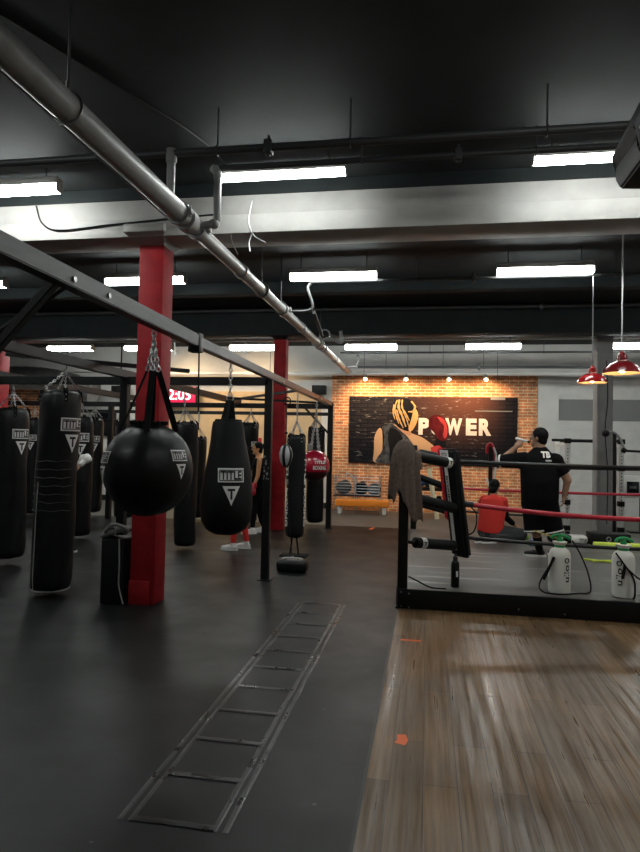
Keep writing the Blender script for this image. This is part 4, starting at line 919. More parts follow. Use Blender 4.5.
# towel over the near left corner post
def towel():
    bm = nb(); rows = []; N = 64; R = 22; cx, cy = -.235, 6.54
    for j in range(R + 1):
        t = j / R; row = []
        for i in range(N):
            a = 2 * PI * i / N; c, s = math.cos(a), math.sin(a)
            zb = 1.12 - .26 * max(0, math.cos(a - math.radians(-25))) ** 3 - .05 * math.sin(5 * a + 1) - .03 * math.sin(11 * a)
            z = 1.715 + (zb - 1.715) * (t ** 1.15)
            g = min(1, t * 4); rr = .02 + .07 * (g ** .5) + .042 * t
            fold = (.026 * math.sin(6 * a + .8 + .6 * t) + .012 * math.sin(13 * a + 2 - t)) * min(1, t * 1.6) * (1.1 - .2 * t)
            ex = (1.15 + .1 * t) if c > 0 else 1.08
            x = cx + (rr + fold) * c * ex - .012 * t; y = cy + (rr + fold) * s * .8
            row.append(bm.verts.new((x, y, z + .01 * math.sin(2 * a))))
        rows.append(row)
    for p, q in zip(rows, rows[1:]):
        for i in range(N): bm.faces.new((p[i], p[(i + 1) % N], q[(i + 1) % N], q[i]))
    bm.faces.new(rows[0])
    # the lobe draped over the upper turnbuckle wrap
    rows = []
    for j in range(15):
        t = j / 14; x0 = V((-.19, 6.59, 1.55)).lerp(V((-.12, 6.66, 1.54)), t); row = []
        d = V((1, 1, 0)).normalized(); s = V((1, -1, 0)).normalized()
        for i in range(25):
            u = i / 24 * 2 - 1; L = .22 if u > 0 else .2; L *= (1 - .6 * t * t)
            if abs(u) < .35: an = u / .35 * PI / 2; q = s * .07 * math.sin(an) + V((0, 0, .07 * math.cos(an) - .0))
            else: v = (abs(u) - .35) / .65; q = s * math.copysign(.07 + .012 * math.sin(8 * v + 5 * t) + .01 * v, u) + V((0, 0, -L * v))
            row.append(bm.verts.new(x0 + q + d * .01 * math.sin(9 * u)))
        rows.append(row)
    for p, q in zip(rows, rows[1:]):
        for i in range(24): bm.faces.new((p[i], p[i + 1], q[i + 1], q[i]))
    o = obj('towel', bm, M['towelcloth'], loc=(cx, cy, 1.7), angle=80)
    md = o.modifiers.new('thickness', 'SOLIDIFY'); md.thickness = .006
    tag(o, 'brown grey towel draped over the near corner post of the boxing ring', 'towel')
towel()

# ------------------------------------------------------------------ things on the ring
def sprayer(x, y, lab, word, ang, second):
    t = thing('pump_sprayer', lab, 'sprayer', (x, y, GZ), 'white pump sprayers on the ring')
    c = V((x, y, GZ)); r = .108
    prof = [(0, 0), (.095, 0), (.106, .012), (r, .05), (r, .36), (.102, .40), (.085, .435), (.05, .455), (.045, .47)]
    bm = nb(); lathe(bm, prof, c, 36); obj('tank', bm, M['jug'], t)
    bm = nb(); lathe(bm, [(.04, .465), (.045, .475), (.07, .5), (.072, .515), (.04, .52)], c, 28); obj('neck_funnel', bm, M['jug'], t)
    bm = nb(); lathe(bm, [(.042, .455), (.052, .46), (.052, .482), (.04, .487)], c, 24); lathe(bm, [(.03, .515), (.032, .53), (.025, .55), (.02, .565)], c, 20); obj('screw_cap', bm, M['green'], t)
    d = V((math.cos(ang), math.sin(ang), 0)); bm = nb()
    tube(bm, bez([c + d * -.085 + V((0, 0, .54)), c + d * -.06 + V((0, 0, .57)), c + V((0, 0, .58)), c + d * .06 + V((0, 0, .565)), c + d * .1 + V((0, 0, .545))]), .016, 8); obj('pump_handle', bm, M['green'], t)
    bm = nb(); a0 = math.radians(-62 if not second else -125)
    def f(u, v): a = a0 - v / r; return V((x + (r + .002) * math.cos(a), y + (r + .002) * math.sin(a), GZ + .21 + u))
    put(bm, text2d(word, .06, .17, .02, cut=.03), f)
    torus(bm, f(.13, 0), .022, .005, (f(.13, -.01) - f(.13, .01)).normalized(), (0, 0, 1), 16, 5); obj('lettering', bm, M['ink'], t, recalc=False)
    bm = nb()
    if not second:
        tube(bm, bez([c + V((-.06, -.05, .42)), c + V((-.1, -.07, .3)), c + V((-.2, -.06, .1)), c + V((-.17, -.08, .015)), c + V((-.02, -.13, .012)), c + V((.14, -.1, .02)), c + V((.3, .02, .02)), c + V((.28, .02, .2)), c + V((.2, .02, .4)), c + V((.12, .0, .53))]), .0075, 8); obj('hose', bm, M['web'], t)
        bm = nb(); tube(bm, [c + V((-.07, -.09, .37)), c + V((-.17, -.1, .14))], .014, 8); obj('hose_grip', bm, M['web'], t)
        bm = nb(); tube(bm, [c + V((-.24, .1, .6)), c + V((-.02, .0, .545))], .007, 6); obj('wand', bm, mat('yellow_wand', (.6, .42, .1), .4), t)
    else:
        tube(bm, bez([c + V((-.09, -.07, .44)), c + V((-.02, -.12, .33)), c + V((.06, -.13, .2)), c + V((.07, -.13, .05)), c + V((.05, -.14, .012))]), .0085, 8); obj('hose', bm, M['web'], t); bm = nb()
        tube(bm, bez([c + V((.0, -.12, .3)), c + V((.12, -.1, .2)), c + V((.3, -.1, .1))]), .0075, 8); obj('hose', bm, M['web'], t)
        bm = nb(); tube(bm, [c + V((-.02, -.125, .33)), c + V((-.04, -.125, .2))], .016, 8); obj('hose_grip', bm, M['web'], t)
    return t
sprayer(1.33, 6.74, 'white pump sprayer with green top and hose looping beside it, left of the two', 'ullo', .0, False)
sprayer(1.93, 6.72, 'white pump sprayer with green top and black hose down its front, right of the two', 'ullo', .3, True)

t = thing('water_bottle', 'tall black bottle with small white label standing behind the ring apron', 'bottle', (.295, 6.72, GZ))
b = nb(); lathe(b, [(0, 0), (.04, 0), (.044, .01), (.044, .23), (.036, .26), (.024, .275), (.024, .29)], (.295, 6.72, GZ), 24); obj('bottle_body', b, M['steel'], t)
b = nb(); lathe(b, [(.026, .288), (.026, .315), (.012, .32), (.012, .34), (0, .342)], (.295, 6.72, GZ), 18); obj('cap', b, M['steel2'], t)
b = nb(); put(b, grid2d(-.012, .012, -.03, .03, 3, 1), lambda u, v: V((.295 + .0455 * math.cos(-1.15 + u / .045), 6.72 + .0455 * math.sin(-1.15 + u / .045), GZ + .14 + v))); obj('label_sticker', b, M['logo_white'], t, recalc=False)

for i, (p, q) in enumerate((((2.03, 8.78, .214), (2.46, 8.62, .214)), ((2.1, 8.6, .226), (2.6, 8.85, .214)))):
    b = nb(); tube(b, [p, q], .013, 10); tag(obj('yellow_stick', b, M['yellow'], loc=p), ('yellow green stick lying flat on the canvas, the lower one of the crossed pair' if i == 0 else 'yellow green stick crossing on top of the other stick, pointing at the right sprayer'), 'stick')
b = nb(); tube(b, [(2.44, 9.95, .245), (3.5, 9.95, .245)], .045, 16); tag(obj('foam_roller', b, M['yellow'], loc=(2.44, 9.95, GZ)), 'long yellow green foam roller lying in front of the black box on the canvas', 'foam roller')
t = thing('step_box', 'low wide black box with small grey emblem at the back of the ring', 'box', (2.75, 10.35, GZ))
b = nb(); box(b, 2.46, 3.04, 10.2, 10.5, GZ, GZ + .18, .012); obj('box_body', b, M['vinyl2'], t)
b = nb(); torus(b, (2.72, 10.196, GZ + .1), .03, .008, (1, 0, 0), (0, 0, 1), 18, 6); box(b, 2.68, 2.76, 10.194, 10.199, GZ + .04, GZ + .055); obj('emblem', b, M['greyplastic'], t)
b = nb(); ball(b, (2.88, 10.197, GZ + .07), .013, 2); obj('red_badge', b, M['redpad'], t)
t = thing('kick_shield', 'white and black padded shield lying on the canvas behind the standing man', 'kick shield', (2.25, 10.35, GZ))
b = nb(); box(b, 2.12, 2.44, 10.25, 10.5, GZ, GZ + .12, .04, 3); obj('pad_body', b, M['white'], t)
b = nb(); put(b, text2d('TITLE', .05, .11, .03), lambda u, v: V((2.36 + u, 10.246, GZ + .06 + v))); obj('lettering', b, M['ink'], t, recalc=False)
b = nb(); box(b, 2.1, 2.2, 10.24, 10.51, GZ - .0, GZ + .125, .03, 3); obj('black_end', b, M['vinyl'], t)
def glove(name, lab, c, m, ang, s=1.):
    t = thing(name, lab, 'boxing glove', c)
    c = V(c); R = Euler((0, 0, ang)).to_matrix()
    def X(p): return c + R @ (V(p) * s)
    bm = nb(); ball(bm, X((.06, 0, .065)), .068 * s, 3, (1.25, .95, .95), R); ball(bm, X((0, .05, .06)), .034 * s, 3, (1.5, .9, 1), R); tube(bm, [X((-.13, 0, .06)), X((-.03, 0, .062)), X((.03, 0, .065))], .05, 16, rs=[.05 * s, .046 * s, .055 * s]); obj('glove_body', bm, m, t)
    bm = nb(); tube(bm, [X((-.12, 0, .06)), X((-.05, 0, .062))], .053 * s, 16); obj('cuff', bm, M['silver'], t)
    return t
glove('boxing_glove', 'black glove lying beside the white padded shield on the canvas', (1.98, 10.3, GZ), M['vinyl'], 2.6)
t = tag(obj('folded_cloth', (lambda b: (box(b, 1.5, 1.7, 9.8, 9.96, GZ, GZ + .05, .02, 3), box(b, 1.53, 1.68, 9.82, 9.94, GZ + .04, GZ + .09, .02, 3, rot=Euler((.1, .15, .4)).to_matrix()), b)[2])(nb()), mat('blue_white_cloth', (.18, .22, .32), .9, noise=.6, nscale=14, bump=.4, bscale=20), loc=(1.6, 9.88, GZ)), 'crumpled blue and white cloth on the canvas beside the kneeling person', 'cloth')
b = nb(); tube(b, [(1.42, 10.32, GZ + .05), (1.56, 10.4, GZ + .05)], .045, 14); tag(obj('massage_ball', b, mat('lime_plastic', (.25, .5, .05), .4), loc=(1.49, 10.36, GZ)), 'small lime green roll on the canvas by the blue white cloth', 'roll')

# ------------------------------------------------------------------ people
def blob(parts, voxel=.011, smooth=6):
    """one continuous surface from overlapping tapered limbs and ellipsoids"""
    bm = nb()
    for p in parts:
        if p[0] == 'c':
            _, a, c, r0, r1 = p; a, c = V(a), V(c); tube(bm, [a, c], r0, 20, rs=[r0, r1]); ball(bm, a, r0 * .998, 3); ball(bm, c, r1 * .998, 3)
        elif p[0] == 'f':
            _, a, c, r0, r1 = p; tube(bm, [V(a), V(c)], r0, 24, rs=[r0, r1])
        elif p[0] == 'o':      # oval section tube  (points, widths, depths, side vector)
            _, pts, wd, dp, sv = p; rows = []; sv = V(sv).normalized(); n = 28
            P = [V(q) for q in pts]
            for i, q in enumerate(P):
                d = (P[min(i + 1, len(P) - 1)] - P[max(i - 1, 0)]).normalized(); s = (sv - d * sv.dot(d)).normalized(); f = d.cross(s)
                rows.append([bm.verts.new(q + s * wd[i] * math.cos(2 * PI * k / n) + f * dp[i] * math.sin(2 * PI * k / n)) for k in range(n)])
            for a, c in zip(rows, rows[1:]):
                for k in range(n): bm.faces.new((a[k], a[(k + 1) % n], c[(k + 1) % n], c[k]))
            bm.faces.new(rows[0][::-1]); bm.faces.new(rows[-1])
        else:
            _, c, rad, rot = p; ball(bm, c, 1., 3, rad, rot)
    bmesh.ops.recalc_face_normals(bm, faces=bm.faces)
    me = bpy.data.meshes.new('t'); bm.to_mesh(me); bm.free(); ob = bpy.data.objects.new('t', me); COL.objects.link(ob)
    md = ob.modifiers.new('r', 'REMESH'); md.mode = 'VOXEL'; md.voxel_size = voxel
    if smooth: ms = ob.modifiers.new('s', 'SMOOTH'); ms.iterations = smooth; ms.factor = .5
    dg = bpy.context.evaluated_depsgraph_get(); dg.update()
    m2 = bpy.data.meshes.new_from_object(ob.evaluated_get(dg)); bpy.data.objects.remove(ob); bpy.data.meshes.remove(me)
    out = nb(); out.from_mesh(m2); bpy.data.meshes.remove(m2); return out
def hand(wrist, dirv, palm, curl, s=1., fist=False):
    """palm, four unequal bent fingers and a thumb from the palm's side"""
    w = V(wrist); d = V(dirv).normalized(); n = V(palm); n = (n - d * n.dot(d)).normalized(); sd = d.cross(n)
    P = [('c', w, w + d * .03 * s, .026 * s, .03 * s)]
    k0 = w + d * .085 * s
    for i in range(4): P.append(('c', w + d * .02 * s + sd * (i - 1.5) * .014 * s, k0 + sd * (i - 1.5) * .02 * s, .016 * s, .0115 * s))
    for i, L in enumerate((.072, .08, .074, .058)):
        p = k0 + sd * (i - 1.5) * .0205 * s; a = 0; ll = L * s
        for seg, fr in enumerate((.45, .32, .23)):
            a += curl * (1 if seg else .8); q = p + (d * math.cos(a) + n * math.sin(a)) * ll * fr
            P.append(('c', p, q, (.0095 - .0008 * seg) * s, (.0088 - .0009 * seg) * s)); p = q
    t0 = w + d * .025 * s - sd * .026 * s; t1 = t0 + (d * .7 - sd * .6 + n * .3).normalized() * .04 * s; t2 = t1 + (d * .85 - sd * .1 + n * .55).normalized() * .032 * s
    P += [('c', t0, t1, .014 * s, .011 * s), ('c', t1, t2, .0105 * s, .0085 * s)]
    return P
def head_parts(c, face, s=1.):
    f = V(face).normalized(); u = V((0, 0, 1)); u = (u - f * f.dot(u)).normalized(); r = f.cross(u); c = V(c)
    R = Matrix((r, f, u)).transposed()
    P = [('e', c + u * .025 * s, (.074 * s, .094 * s, .098 * s), R), ('e', c + f * .02 * s - u * .045 * s, (.058 * s, .068 * s, .075 * s), R),
         ('c', c + f * .092 * s + u * .012 * s, c + f * .108 * s - u * .018 * s, .009 * s, .014 * s), ('e', c + f * .075 * s - u * .095 * s, (.026 * s, .02 * s, .018 * s), R)]
    for q in (-1, 1): P.append(('e', c + r * q * .075 * s - u * .005 * s - f * .01 * s, (.012 * s, .02 * s, .032 * s), R))
    return P, (c, f, u, r, R)
def face_bits(root, fr, s=1.):
    c, f, u, r, R = fr
    for q in (-1, 1):
        bm = nb(); ball(bm, c + f * .083 * s + r * q * .031 * s + u * .018 * s, .0125 * s, 2); e = obj('eye', bm, M['eye'], root)
        bm = nb(); ball(bm, c + f * .091 * s + r * q * .031 * s + u * .018 * s, .0065 * s, 2); obj('pupil', bm, M['ink'], e)
        bm = nb(); tube(bm, [c + f * .088 * s + r * q * .012 * s + u * .038 * s, c + f * .088 * s + r * q * .032 * s + u * .044 * s, c + f * .074 * s + r * q * .052 * s + u * .038 * s], .0045 * s, 6); obj('eyebrow', bm, M['hair'], root)
    bm = nb(); ball(bm, c + f * .083 * s - u * .05 * s, .016 * s, 2, (1.5, .6, .5), R); obj('mouth', bm, M['lip'], root)
def hair_cap(root, fr, s=1., m='hair', low=.02, bun=False):
    c, f, u, r, R = fr
    P = [('e', c + u * .036 * s - f * .014 * s, (.085 * s, .1 * s, .1 * s), R), ('e', c - f * .05 * s + u * (-.01 - low) * s, (.07 * s, .05 * s, .07 * s), R)]
    if bun: P.append(('e', c - f * .1 * s + u * .06 * s, (.04 * s, .04 * s, .04 * s), R))
    bm = blob(P, .01, 3)
    # trim at the forehead and face
    bmesh.ops.bisect_plane(bm, geom=bm.verts[:] + bm.edges[:] + bm.faces[:], plane_co=c + f * .055 * s + u * .055 * s, plane_no=(f * .85 - u * .5), clear_outer=True)
    es = [e for e in bm.edges if e.is_boundary]; bmesh.ops.holes_fill(bm, edges=es)
    obj('hair', bm, M[m], root, angle=60)
def shoe(root, ankle, toe, m, sole, z, s=1., lab='shoe'):
    a = V(ankle); d = (V((toe[0], toe[1], 0)) - V((a.x, a.y, 0))).normalized(); h = V((a.x, a.y, z))
    side = V((-d.y, d.x, 0))
    P = [('c', h - d * .03 * s + V((0, 0, .05)), h + d * .08 * s + V((0, 0, .05)), .04 * s, .042 * s), ('c', h + d * .08 * s + V((0, 0, .045)), h + d * .17 * s + V((0, 0, .038)), .043 * s, .034 * s), ('c', h - d * .015 * s + V((0, 0, .05)), h + V((0, 0, .11)), .042 * s, .043 * s)]
    bm = blob(P, .01, 3); o = obj('shoe', bm, m, root)
    bm = nb(); vs0, vs1 = [], []
    for k in range(24):
        q = 2 * PI * k / 24; L = d * (.065 + .15 * math.cos(q)) * s + side * .046 * s * math.sin(q) * (1.05 + .12 * math.cos(q)); vs0.append(bm.verts.new(h + L + V((0, 0, .001)))); vs1.append(bm.verts.new(h + L * .99 + V((0, 0, .028))))
    bm.faces.new(vs0[::-1]); bm.faces.new(vs1)
    for k in range(24): bm.faces.new((vs0[k], vs0[(k + 1) % 24], vs1[(k + 1) % 24], vs1[k]))
    obj('sole', bm, sole, o)

# standing man in black, drinking, seen from behind
man = thing('person', 'heavyset person in black shirt and long shorts standing in the ring, drinking', 'person', (1.6, 8.9, GZ))
hp, fr = head_parts((1.48, 8.93, 1.795), (-.8, .55, .05), 1.12)
sL, eL, wL = V((1.265, 8.92, 1.5)), V((.985, 9.02, 1.47)), V((1.2, 9.1, 1.665))
sR, eR, wR = V((1.7, 8.86, 1.5)), V((1.83, 8.82, 1.24)), V((1.8, 8.86, 1.03))
hL, hR = V((1.4, 8.9, .93)), V((1.58, 8.9, .93))
kL, kR = V((1.43, 8.88, .62)), V((1.66, 8.88, .62))
aL, aR = V((1.5, 8.9, .29)), V((1.74, 8.92, .29))
body = hp + [('c', (1.49, 8.92, 1.7), (1.5, 8.9, 1.5), .07, .085), ('o', [(1.49, 8.9, .85), (1.49, 8.88, 1.1), (1.485, 8.88, 1.35), (1.49, 8.9, 1.52)], [.2, .21, .22, .16], [.16, .19, .15, .1], (1, 0, 0)),
  ('c', sL, eL, .07, .053), ('c', eL, wL, .05, .033), ('c', sR, eR, .07, .055), ('c', eR, wR, .05, .034),
  ('c', hL, kL, .11, .075), ('c', kL, aL, .068, .042), ('c', hR, kR, .11, .075), ('c', kR, aR, .068, .042),
  ('c', aL, aL + V((-.1, .03, -.05)), .04, .03), ('c', aR, aR + V((-.02, .1, -.05)), .04, .03)]
body += hand(wL, (.55, .1, .75), (.2, .6, -.2), .55, 1.05) + hand(wR, (-.05, .1, -1), (-.9, .3, 0), .45, 1.05)
obj('body', blob(body, .009, 3), M['skin'], man, angle=80)
face_bits(man, fr, 1.12); hair_cap(man, fr, 1.12, low=.01)
dirL = (eL - sL).normalized(); dirR = (eR - sR).normalized()
sh = [('o', [(1.49, 8.9, .86), (1.49, 8.88, 1.0), (1.485, 8.87, 1.2), (1.485, 8.88, 1.36), (1.485, 8.9, 1.5), (1.495, 8.92, 1.61), (1.49, 8.93, 1.67)], [.24, .245, .25, .255, .235, .14, .085], [.2, .21, .21, .185, .15, .1, .08], (1, 0, 0)),
  ('f', sL + V((.05, 0, -.01)), sL.lerp(eL, .98), .12, .088), ('f', sR + V((-.04, 0, .0)), sR.lerp(eR, .72), .115, .088), ('e', sL + V((.03, 0, 0)), (.12, .12, .1), None), ('e', sR - V((.03, 0, 0)), (.12, .12, .1), None), ]
shirt = obj('shirt', blob(sh, .011, 5), M['blackcloth'], man, angle=80)
# printed emblem on the upper back
def bk(u, v): return V((1.575 + u, 8.70 + .16 * max(0, v + .02) + .15 * u * u, 1.52 + v * 1.0))
bm = nb()
dgs = bpy.context.evaluated_depsgraph_get()
from mathutils.bvhtree import BVHTree
def wrap_on(o, px, pz, shapes, off=.004):
    me = o.data; of = origin_of(o); tr = BVHTree.FromPolygons([v.co + of for v in me.vertices], [p.vertices[:] for p in me.polygons])
    out = nb()
    for shp, dx, dy in shapes:
        def f(u, v):
            h = tr.ray_cast(V((px + u, 7.5, pz + v)), V((0, 1, 0)))
            return (h[0] if h[0] else V((px + u, 8.7, pz + v))) - V((0, off, 0))
        put(out, shp, f, dx, dy)
    return out
bm.free()
em = wrap_on(shirt, 1.545, 1.575, [(text2d('TB', .085, .12, .05, cut=.02), 0, .0), (text2d('GYM', .022, .075, .03, cut=.02), 0.03, -.08)])
obj('back_print', em, M['logo_white'], shirt, recalc=False)
tr = nb(); cu = sL.lerp(eL, .96); tube(tr, [cu, cu + dirL * .02], .09, 20, rs=[.091, .0905]); obj('sleeve_trim', tr, M['logo_white'], shirt)
so = [('o', [(1.49, 8.9, .78), (1.49, 8.9, .98)], [.23, .22], [.19, .18], (1, 0, 0)), ('f', hL + V((.01, 0, .02)), kL + V((.0, 0, -.1)), .155, .135), ('f', hR + V((.0, 0, .02)), kR + V((.01, 0, -.1)), .155, .135)]
shorts = obj('shorts', blob(so, .012, 4), M['blackcloth'], man, angle=80)
for k, p in ((0, kL), (1, kR)):
    d = ((kL - hL) if k == 0 else (kR - hR)).normalized(); bm = nb(); c = p + V((0 if k == 0 else .01, 0, -.075)); tube(bm, [c - d * .012, c + d * .006], .142, 24, rs=[.1405, .1395], caps=False); obj('hem_stripe', bm, M['logo_white'], shorts)
for a, kk, toe in ((aL, kL, (aL.x - .3, aL.y + .02)), (aR, kR, (aR.x - .12, aR.y + .25))):
    bm = nb(); tube(bm, [a + V((0, 0, -.06)), a.lerp(kk, .28), a.lerp(kk, .52)], .05, 16, rs=[.046, .05, .062]); obj('sock', bm, M['blackcloth'], man)
    shoe(man, a, toe, M['vinyl'], M['white'], GZ)
tcup = thing('drink_bottle', 'small white bottle held to the mouth of the standing person', 'bottle', (1.3, 9.1, 1.74))
bm = nb(); tube(bm, [(1.36, 9.03, 1.745), (1.28, 9.13, 1.77), (1.22, 9.2, 1.79)], .03, 16, rs=[.014, .022, .022]); obj('bottle_body', bm, M['white'], tcup)
bm = nb(); tube(bm, [(1.375, 9.01, 1.74), (1.35, 9.04, 1.747)], .014, 12); obj('nozzle', bm, M['ink'], tcup)

# kneeling person in red
kn = thing('person', 'person in red T-shirt and dark trousers kneeling on the ring, back to the viewer', 'person', (1.0, 10.2, GZ))
hp, fr = head_parts((1.03, 10.2, 1.03), (.45, .85, -.3), 1.0)
sL, eL, wL = V((.86, 10.2, .84)), V((.83, 10.38, .64)), V((1.0, 10.5, .5))
sR, eR, wR = V((1.17, 10.12, .83)), V((1.2, 10.18, .58)), V((1.36, 10.25, .44))
body = hp + [('c', (1.02, 10.18, .95), (1.0, 10.15, .82), .055, .065), ('o', [(.98, 10.15, .32), (.98, 10.13, .5), (1., 10.13, .7), (1.0, 10.14, .86)], [.17, .16, .18, .12], [.14, .12, .12, .08], (1, -.1, 0)),
  ('c', sL, eL, .052, .042), ('c', eL, wL, .04, .028), ('c', sR, eR, .052, .042), ('c', eR, wR, .04, .028),
  ('c', (.9, 10.15, .34), (.95, 10.5, .3), .1, .07), ('c', (.95, 10.5, .28), (.88, 10.1, .25), .06, .04), ('c', (1.05, 10.12, .36), (1.43, 10.22, .33), .1, .07), ('c', (1.43, 10.22, .3), (1.05, 9.98, .25), .06, .042),
  ('c', (.88, 10.1, .25), (.86, 9.98, .23), .036, .028), ('c', (1.05, 9.98, .25), (.94, 9.93, .23), .036, .028)]
body += hand(wL, (.6, .5, -.4), (0, 0, -1), .3, .92) + hand(wR, (.8, .3, -.3), (0, 0, -1), .3, .92)
obj('body', blob(body, .0095, 3), M['skin'], kn, angle=80); face_bits(kn, fr); hair_cap(kn, fr, 1.0, low=.03)
obj('shirt', blob([('o', [(.97, 10.14, .36), (.98, 10.12, .5), (1., 10.12, .7), (1.01, 10.13, .84), (1.01, 10.16, .9)], [.21, .195, .205, .175, .08], [.165, .145, .14, .12, .075], (1, -.1, 0)), ('f', sL + V((.03, 0, 0)), sL.lerp(eL, .55), .085, .066), ('f', sR - V((.03, 0, 0)), sR.lerp(eR, .5), .085, .066), ('e', sL + V((.03, 0, .0)), (.08, .085, .07), None), ('e', sR - V((.02, 0, 0)), (.08, .085, .07), None)], .01, 4), M['redcloth'], kn, angle=80)
obj('sleeve', blob([('c', sR.lerp(eR, .4), eR, .06, .052), ('c', eR, eR.lerp(wR, .7), .052, .042)], .01, 3), M['blackcloth'], kn)
obj('trousers', blob([('o', [(.97, 10.16, .3), (.98, 10.14, .42)], [.2, .19], [.17, .155], (1, 0, 0)), ('c', (.9, 10.15, .34), (.95, 10.5, .3), .12, .085), ('c', (.95, 10.5, .285), (.88, 10.12, .27), .075, .062), ('c', (1.05, 10.12, .35), (1.45, 10.22, .32), .125, .09), ('c', (1.45, 10.22, .29), (1.07, 10.0, .27), .08, .062)], .011, 4), M['greycloth'], kn, angle=80)
shoe(kn, (.84, 10.0, .3), (.72, 9.85), M['greycloth'], M['white'], GZ, .9); shoe(kn, (.98, 9.92, .3), (.83, 9.86), M['greycloth'], M['white'], GZ, .9)

def standing(lab, x, y, ang, skin, shirt_m, legs_m, shoe_m, arms, h=1.68, sleeveless=True, gl=None, stride=.0, hair='hair', gs=1.):
    t = thing('person', lab, 'person', (x, y, 0)); s = h / 1.72
    ca, sa = math.cos(ang), math.sin(ang)
    def W(p): return V((x + (p[0] * ca - p[1] * sa) * s, y + (p[0] * sa + p[1] * ca) * s, p[2] * s))   # local: +y is forward
    fd = W((0, 1, 0)) - W((0, 0, 0)); sd = W((1, 0, 0)) - W((0, 0, 0))
    hp, fr = head_parts(W((0, .03, 1.6)), fd, s)
    lg = [(-.1, .0 + stride), (.1, -stride)]
    body = hp + [('c', W((0, .01, 1.5)), W((0, 0, 1.4)), .05 * s, .06 * s), ('o', [W((0, 0, .88)), W((0, 0, 1.08)), W((0, 0, 1.3)), W((0, 0, 1.43))], [.16, .135, .17, .11], [.11, .1, .11, .07], sd)]
    for i, (hx, fy) in enumerate(lg):
        body += [('c', W((hx * .9, 0, .9)), W((hx * 1.1, fy * .5 + .03, .48)), .085 * s, .058 * s), ('c', W((hx * 1.1, fy * .5 + .03, .48)), W((hx * 1.2, fy, .09)), .054 * s, .036 * s), ('c', W((hx * 1.2, fy, .07)), W((hx * 1.25, fy + .1, .04)), .034 * s, .028 * s)]
    for i, (e, w) in enumerate(arms):
        sx = -.19 if i == 0 else .19
        S, E_, W_ = W((sx, 0, 1.38)), W(e), W(w)
        body += [('c', S, E_, .05 * s, .04 * s), ('c', E_, W_, .038 * s, .027 * s)] + hand(W_, W_ - E_, fd, .8, .95 * s)
    obj('body', blob(body, .0105, 3), skin, t, angle=80); face_bits(t, fr, s); hair_cap(t, fr, s, hair, bun=True)
    obj('shirt', blob([('o', [W((0, 0, .92)), W((0, 0, 1.08)), W((0, 0, 1.3)), W((0, 0, 1.42))], [.185, .16, .185, .12], [.135, .12, .125, .085], sd)], .011, 4), shirt_m, t, angle=80)
    L = [('o', [W((0, 0, .84)), W((0, 0, .98))], [.185, .17], [.135, .12], sd)]
    for i, (hx, fy) in enumerate(lg): L += [('c', W((hx * .9, 0, .88)), W((hx * 1.1, fy * .5 + .03, .48)), .1 * s, .07 * s), ('c', W((hx * 1.1, fy * .5 + .03, .48)), W((hx * 1.2, fy, .14)), .064 * s, .046 * s)]
    obj('leggings', blob(L, .011, 4), legs_m, t, angle=80)
    for hx, fy in lg:
        a = W((hx * 1.2, fy, .1)); q = W((hx * 1.35, fy + .3, 0)); shoe(t, a, (q.x, q.y), shoe_m, M['white'], 0, .95)
    if gl:
        for i, (e, w) in enumerate(arms):
            E_, W_ = W(e), W(w); d = (W_ - E_).normalized(); bm = blob([('c', W_ - d * .03, W_ + d * .03, .05 * gs, .055 * gs), ('e', W_ + d * .1 * gs, (.075 * gs, .075 * gs, .085 * gs), None), ('e', W_ + d * .07 + fd * .07 * gs, (.035 * gs, .035 * gs, .05 * gs), None)], .01, 4); obj('boxing_glove', bm, gl, t)
    return t
standing('person mostly hidden behind the teardrop bag, showing white shoes and red leggings', -2.84, 9.4, 1.5, M['skin2'], M['blackcloth'], M['redcloth'], M['white'], [((-.24, .1, 1.12), (-.14, .28, 1.2)), ((.24, .1, 1.12), (.14, .28, 1.2))], h=1.62, stride=.07)
standing('person with bare arms and red boxing gloves, half hidden behind the front rig post', -3.06, 11.2, 1.9, M['skin2'], M['blackcloth'], M['blackcloth'], M['white'], [((-.22, .03, 1.1), (-.24, .1, .9)), ((.25, .1, 1.12), (.3, .28, .95))], h=1.66, gl=M['redpad'], stride=.1)
pb = standing('person hidden behind the long closest bag with one white-wrapped fist showing', -5.26, 8.3, -1.3, M['skin'], M['blackcloth'], M['blackcloth'], M['vinyl'], [((-.22, .12, 1.15), (-.1, .3, 1.35)), ((.22, .2, 1.13), (.08, .38, 1.36))], h=1.66, gl=M['white'], stride=.08, gs=.85)

# ------------------------------------------------------------------ gym gear at the back
rk = thing('power_rack', 'white power rack with black pull-up bar behind the grey column', 'power rack', (3.18, 13.2, 0))
for x in (2.69, 3.68):
    for y in (13.0, 14.0):
        b = nb(); box(b, x - .045, x + .045, y - .04, y + .04, 0, 1.83, .006); u_ = obj('upright', b, M['white'], rk)
        if y < 13.5:
            b = nb()
            for k in range(22): cyl(b, (x, y - .0405, .3 + k * .065), (x, y - .0425, .3 + k * .065), .012, n=8)
            obj('peg_holes', b, M['ink'], u_)
            for z in (1.82, 1.3, .62, .12):
                b = nb(); box(b, x - .06, x + .06, y - .055, y + .055, z - .05, z + .05, .01); obj('collar', b, M['vinyl2'], rk)
for y in (13.0, 14.0):
    b = nb(); tube(b, [(2.4 if y < 13.5 else 2.69, y, 1.83), (3.68, y, 1.83)], .028, 12); obj('pull_up_bar', b, M['steel'], rk)
for x in (2.69, 3.68):
    b = nb(); beam(b, (x, 13., 1.75), (x, 14., 1.75), .05, .05); obj('side_bar', b, M['white'], rk)
    b = nb(); beam(b, (x, 12.9, .03), (x, 14.1, .03), .08, .06); obj('foot', b, M['steel'], rk)
t = thing('landmine_bar', 'black bar with round black ball end standing in front of the grey column', 'bar', (3.21, 11.72, 0))
b = nb(); ball(b, (3.06, 11.72, 1.95), .068, 3); obj('ball_end', b, M['vinyl'], t)
